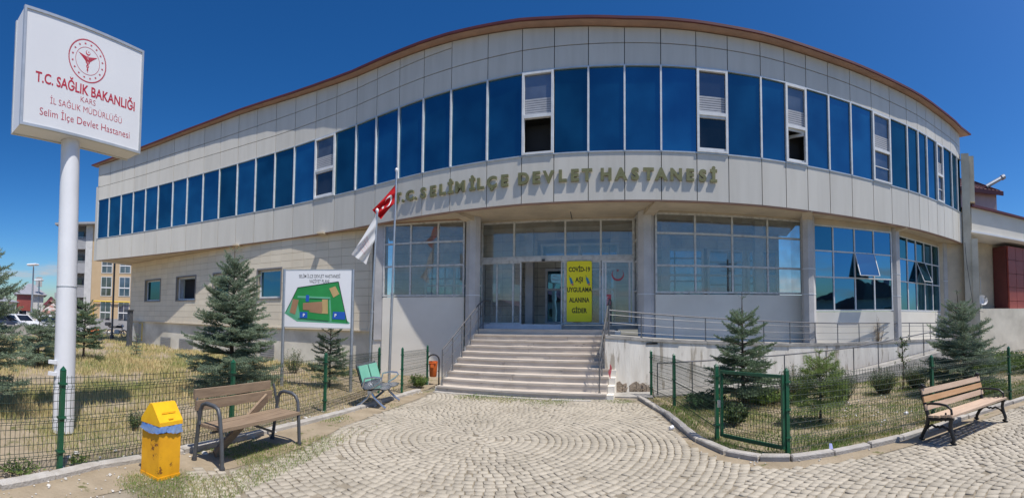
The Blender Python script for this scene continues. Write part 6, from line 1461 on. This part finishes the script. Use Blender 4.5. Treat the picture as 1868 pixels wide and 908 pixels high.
# cars
def car(name, label, u, r_, rz, m, grp=None):
    x, y = pr(u, r_); t = thing(name, label, 'car', (x, y, 0), rz, grp)
    sec = [(-2.0, .35), (-2.05, .75), (-1.85, .95), (-1.5, 1.42), (-.9, 1.5), (.3, 1.47), (.95, 1.0), (1.85, .88), (2.05, .7), (2.05, .35)]
    mb = MB(); V = []
    for w_ in (-.82, .82):
        for px, pz in sec: V.append((px, w_ * (.86 if pz > 1.2 else 1), pz))
    n = len(sec); mb.add(V, [tuple(range(n)), tuple(range(n, 2 * n))[::-1]] + [(i, (i + 1) % n + 0, (i + 1) % n + n, i + n)[::-1] for i in range(n)]); mb.build('body', m, t, world=False)
    mb = MB()
    for s in (-1, 1): mb.add([(-1.62, s * .815, 1.0), (.82, s * .815, 1.0), (.28, s * .735, 1.40), (-1.38, s * .735, 1.38)], [(0, 1, 2, 3)])
    mb.add([(.93, -.68, 1.03), (.93, .68, 1.03), (.36, .6, 1.43), (.36, -.6, 1.43)], [(0, 1, 2, 3)]); mb.add([(-1.84, -.68, 1.0), (-1.84, .68, 1.0), (-1.55, .6, 1.38), (-1.55, -.6, 1.38)], [(0, 1, 2, 3)])
    mb.build('windows', dark_glass, t, world=False)
    for px in (-1.3, 1.3):
        for s in (-1, 1):
            mb = MB(); mb.tube([(px, s * .70, .32), (px, s * .86, .32)], .32, 16); w = mb.build('wheel', black_ink, t, world=False)
            mb = MB(); mb.tube([(px, s * .86, .32), (px, s * .875, .32)], .18, 12); mb.build('rim', galv_m, w, world=False)
    for s in (-1, 1):
        mb = MB(); mb.bevel_box((2.04, s * .6, .72), (.05, .3, .14), .015); mb.build('headlight', white_p, t, world=False)
        mb = MB(); mb.bevel_box((-2.05, s * .66, .80), (.05, .2, .2), .015); mb.build('tail_light', red_ink, t, world=False)
    return t
car('parked_car', 'white hatchback parked on the road before the maroon house', 33, 33.5, R(18), white_p)
car('parked_car', 'dark car parked beside the white hatchback', -14, 33, R(18), mat('dark car paint', (.03, .035, .05), .3))
car('parked_car', 'white car partly hidden behind the sign pole', 106, 36, R(20), white_p)
# motorcycle
x, y = pr(213, 33.5); MC = thing('motorcycle', 'black motorcycle parked in front of the tan apartment block', 'motorcycle', (x, y, .02), math.atan2(qd.y, qd.x) * .5)
def torus(mb, c, R_, r_, n=20): mb.tube([(c[0] + R_ * math.cos(2 * math.pi * k / n), c[1], c[2] + R_ * math.sin(2 * math.pi * k / n)) for k in range(n + 1)], r_, 6, cap=False)
for px in (-.62, .66):
    mb = MB(); torus(mb, (px, 0, .31), .27, .045); w = mb.build('wheel', black_ink, MC, world=False)
    mb = MB()
    for k in range(6): a = math.pi * k / 6; mb.tube([(px - .25 * math.cos(a), 0, .31 - .25 * math.sin(a)), (px + .25 * math.cos(a), 0, .31 + .25 * math.sin(a))], .008, 4)
    mb.build('spokes', galv_m, w, world=False)
mb = MB(); mb.tube([(.66, 0, .31), (.45, 0, .85), (.40, 0, .98)], .03, 6); mb.tube([(-.62, 0, .31), (-.1, 0, .35), (.35, 0, .45), (.44, 0, .8), (-.2, 0, .72), (-.7, 0, .75)], .03, 6); mb.build('frame', dark_tube, MC, world=False)
mb = MB(); mb.bevel_box((.05, 0, .42), (.4, .25, .32), .05); mb.build('engine', galv_m, MC, world=False)
mb = MB(); mb.bevel_box((.18, 0, .82), (.45, .26, .2), .08); mb.build('fuel_tank', black_iron, MC, world=False)
mb = MB(); mb.bevel_box((-.38, 0, .82), (.7, .26, .1), .04); mb.build('seat', black_ink, MC, world=False)
mb = MB(); mb.tube([(.34, -.35, 1.05), (.42, -.1, .98), (.42, .1, .98), (.34, .35, 1.05)], .018, 6); mb.build('handlebar', galv_m, MC, world=False)
mb = MB(); mb.bevel_box((-.82, 0, 1.0), (.36, .36, .28), .05); mb.build('luggage_box', black_ink, MC, world=False)
mb = MB(); mb.tube([(.50, 0, .88), (.60, 0, .88)], [.09, .07], 10); mb.build('headlight', galv_m, MC, world=False)
mb = MB(); x, y = pr(172, 27); V = []
for j in range(7):
    for k in range(14): a = 2 * math.pi * k / 14; b_ = math.pi * j / 6; V.append((x + .38 * math.sin(b_) * math.cos(a), y + .38 * math.sin(b_) * math.sin(a), .62 - .25 * math.cos(b_)))
mb.add(V, [(j * 14 + k, j * 14 + (k + 1) % 14, (j + 1) * 14 + (k + 1) % 14, (j + 1) * 14 + k) for j in range(6) for k in range(14)])
mb.tube([(x, y, -.05), (x, y, .45)], .04, 6); tag(mb.build('orange_drum', orange_m, smooth=True), 'small rounded orange tank on a post beside the dark spruce', 'tank')
# low wall along the road
WLL = MB(); wa, wb = pr(-80, 29.5), pr(128, 31); WLL.plan(wa, wb, -.1, .75, -.15, .15); tag(WLL.build('garden_wall', conc_m), 'low grey wall along the road in front of the parked cars', 'wall')

# houses across the street behind the viewer: they show only in the mirror glazing
def back_house(label, x, y, w, h, rh, m, rz=0):
    t = thing('street_house', label, 'house', (x, y, 0), rz); Mx = WM[t.name]
    mb = MB(); mb.hexa([Mx @ Vector(p) for p in [(-w / 2, -4, -.1), (w / 2, -4, -.1), (w / 2, 4, -.1), (-w / 2, 4, -.1), (-w / 2, -4, h), (w / 2, -4, h), (w / 2, 4, h), (-w / 2, 4, h)]]); mb.build('wall', m, t)
    e = .5; mb = MB(); mb.add([Mx @ Vector(p) for p in [(-w / 2 - e, -4 - e, h), (w / 2 + e, -4 - e, h), (w / 2 + e, 4 + e, h), (-w / 2 - e, 4 + e, h), (0, -4 - e, h + rh), (0, 4 + e, h + rh)]], [(0, 3, 5, 4), (1, 4, 5, 2), (2, 5, 3), (0, 4, 1), (0, 1, 2, 3)]); rf = mb.build('roof', maroon_m, t)
    mb = MB(); mb.box(Mx @ Vector((w / 4, 1, h + rh * .8)), (.7, .7, 1.6)); mb.build('chimney', m, rf)
    for k in (-1, 1):
        mb = MB(); c = Mx @ Vector((k * w / 4, 4.03, h * .5)); mb.box(c, (1.3, .08, 1.2), rz); wo = mb.build('window', white_fr, t); mb = MB(); mb.box(Mx @ Vector((k * w / 4, 4.08, h * .5)), (1.15, .05, 1.05), rz); mb.build('pane', dark_glass, wo)
back_house('single storey house with dark red gable roof across the street', 21, -26, 11, 3.2, 2.4, whw, .2)
back_house('wider house with red roof across the street', 36, -24, 13, 3.4, 2.6, tan_w, -.1)
back_house('small house with red roof opposite the entrance', -2, -38, 10, 3.0, 2.3, whw, 0)
back_house('distant house with red roof at the end of the street', -26, -34, 12, 3.4, 2.2, whw, .1)
def util(x, y, label):
    t = thing('utility_pole', label, 'pole', (x, y, 0)); mb = MB(); mb.tube([(x, y, -.1), (x, y, 8.5)], [.16, .10], 8); mb.build('shaft', bark_m, t)
    mb = MB(); mb.bar((x - 1, y, 8.0), (x + 1, y, 8.0), .1, .12); mb.bar((x - .7, y, 7.3), (x + .7, y, 7.3), .1, .1); mb.build('crossarm', bark_m, t)
util(30.5, -22, 'wooden utility pole with crossarm standing between the two red roofed houses'); util(8, -20, 'wooden utility pole with crossarm opposite the entrance')
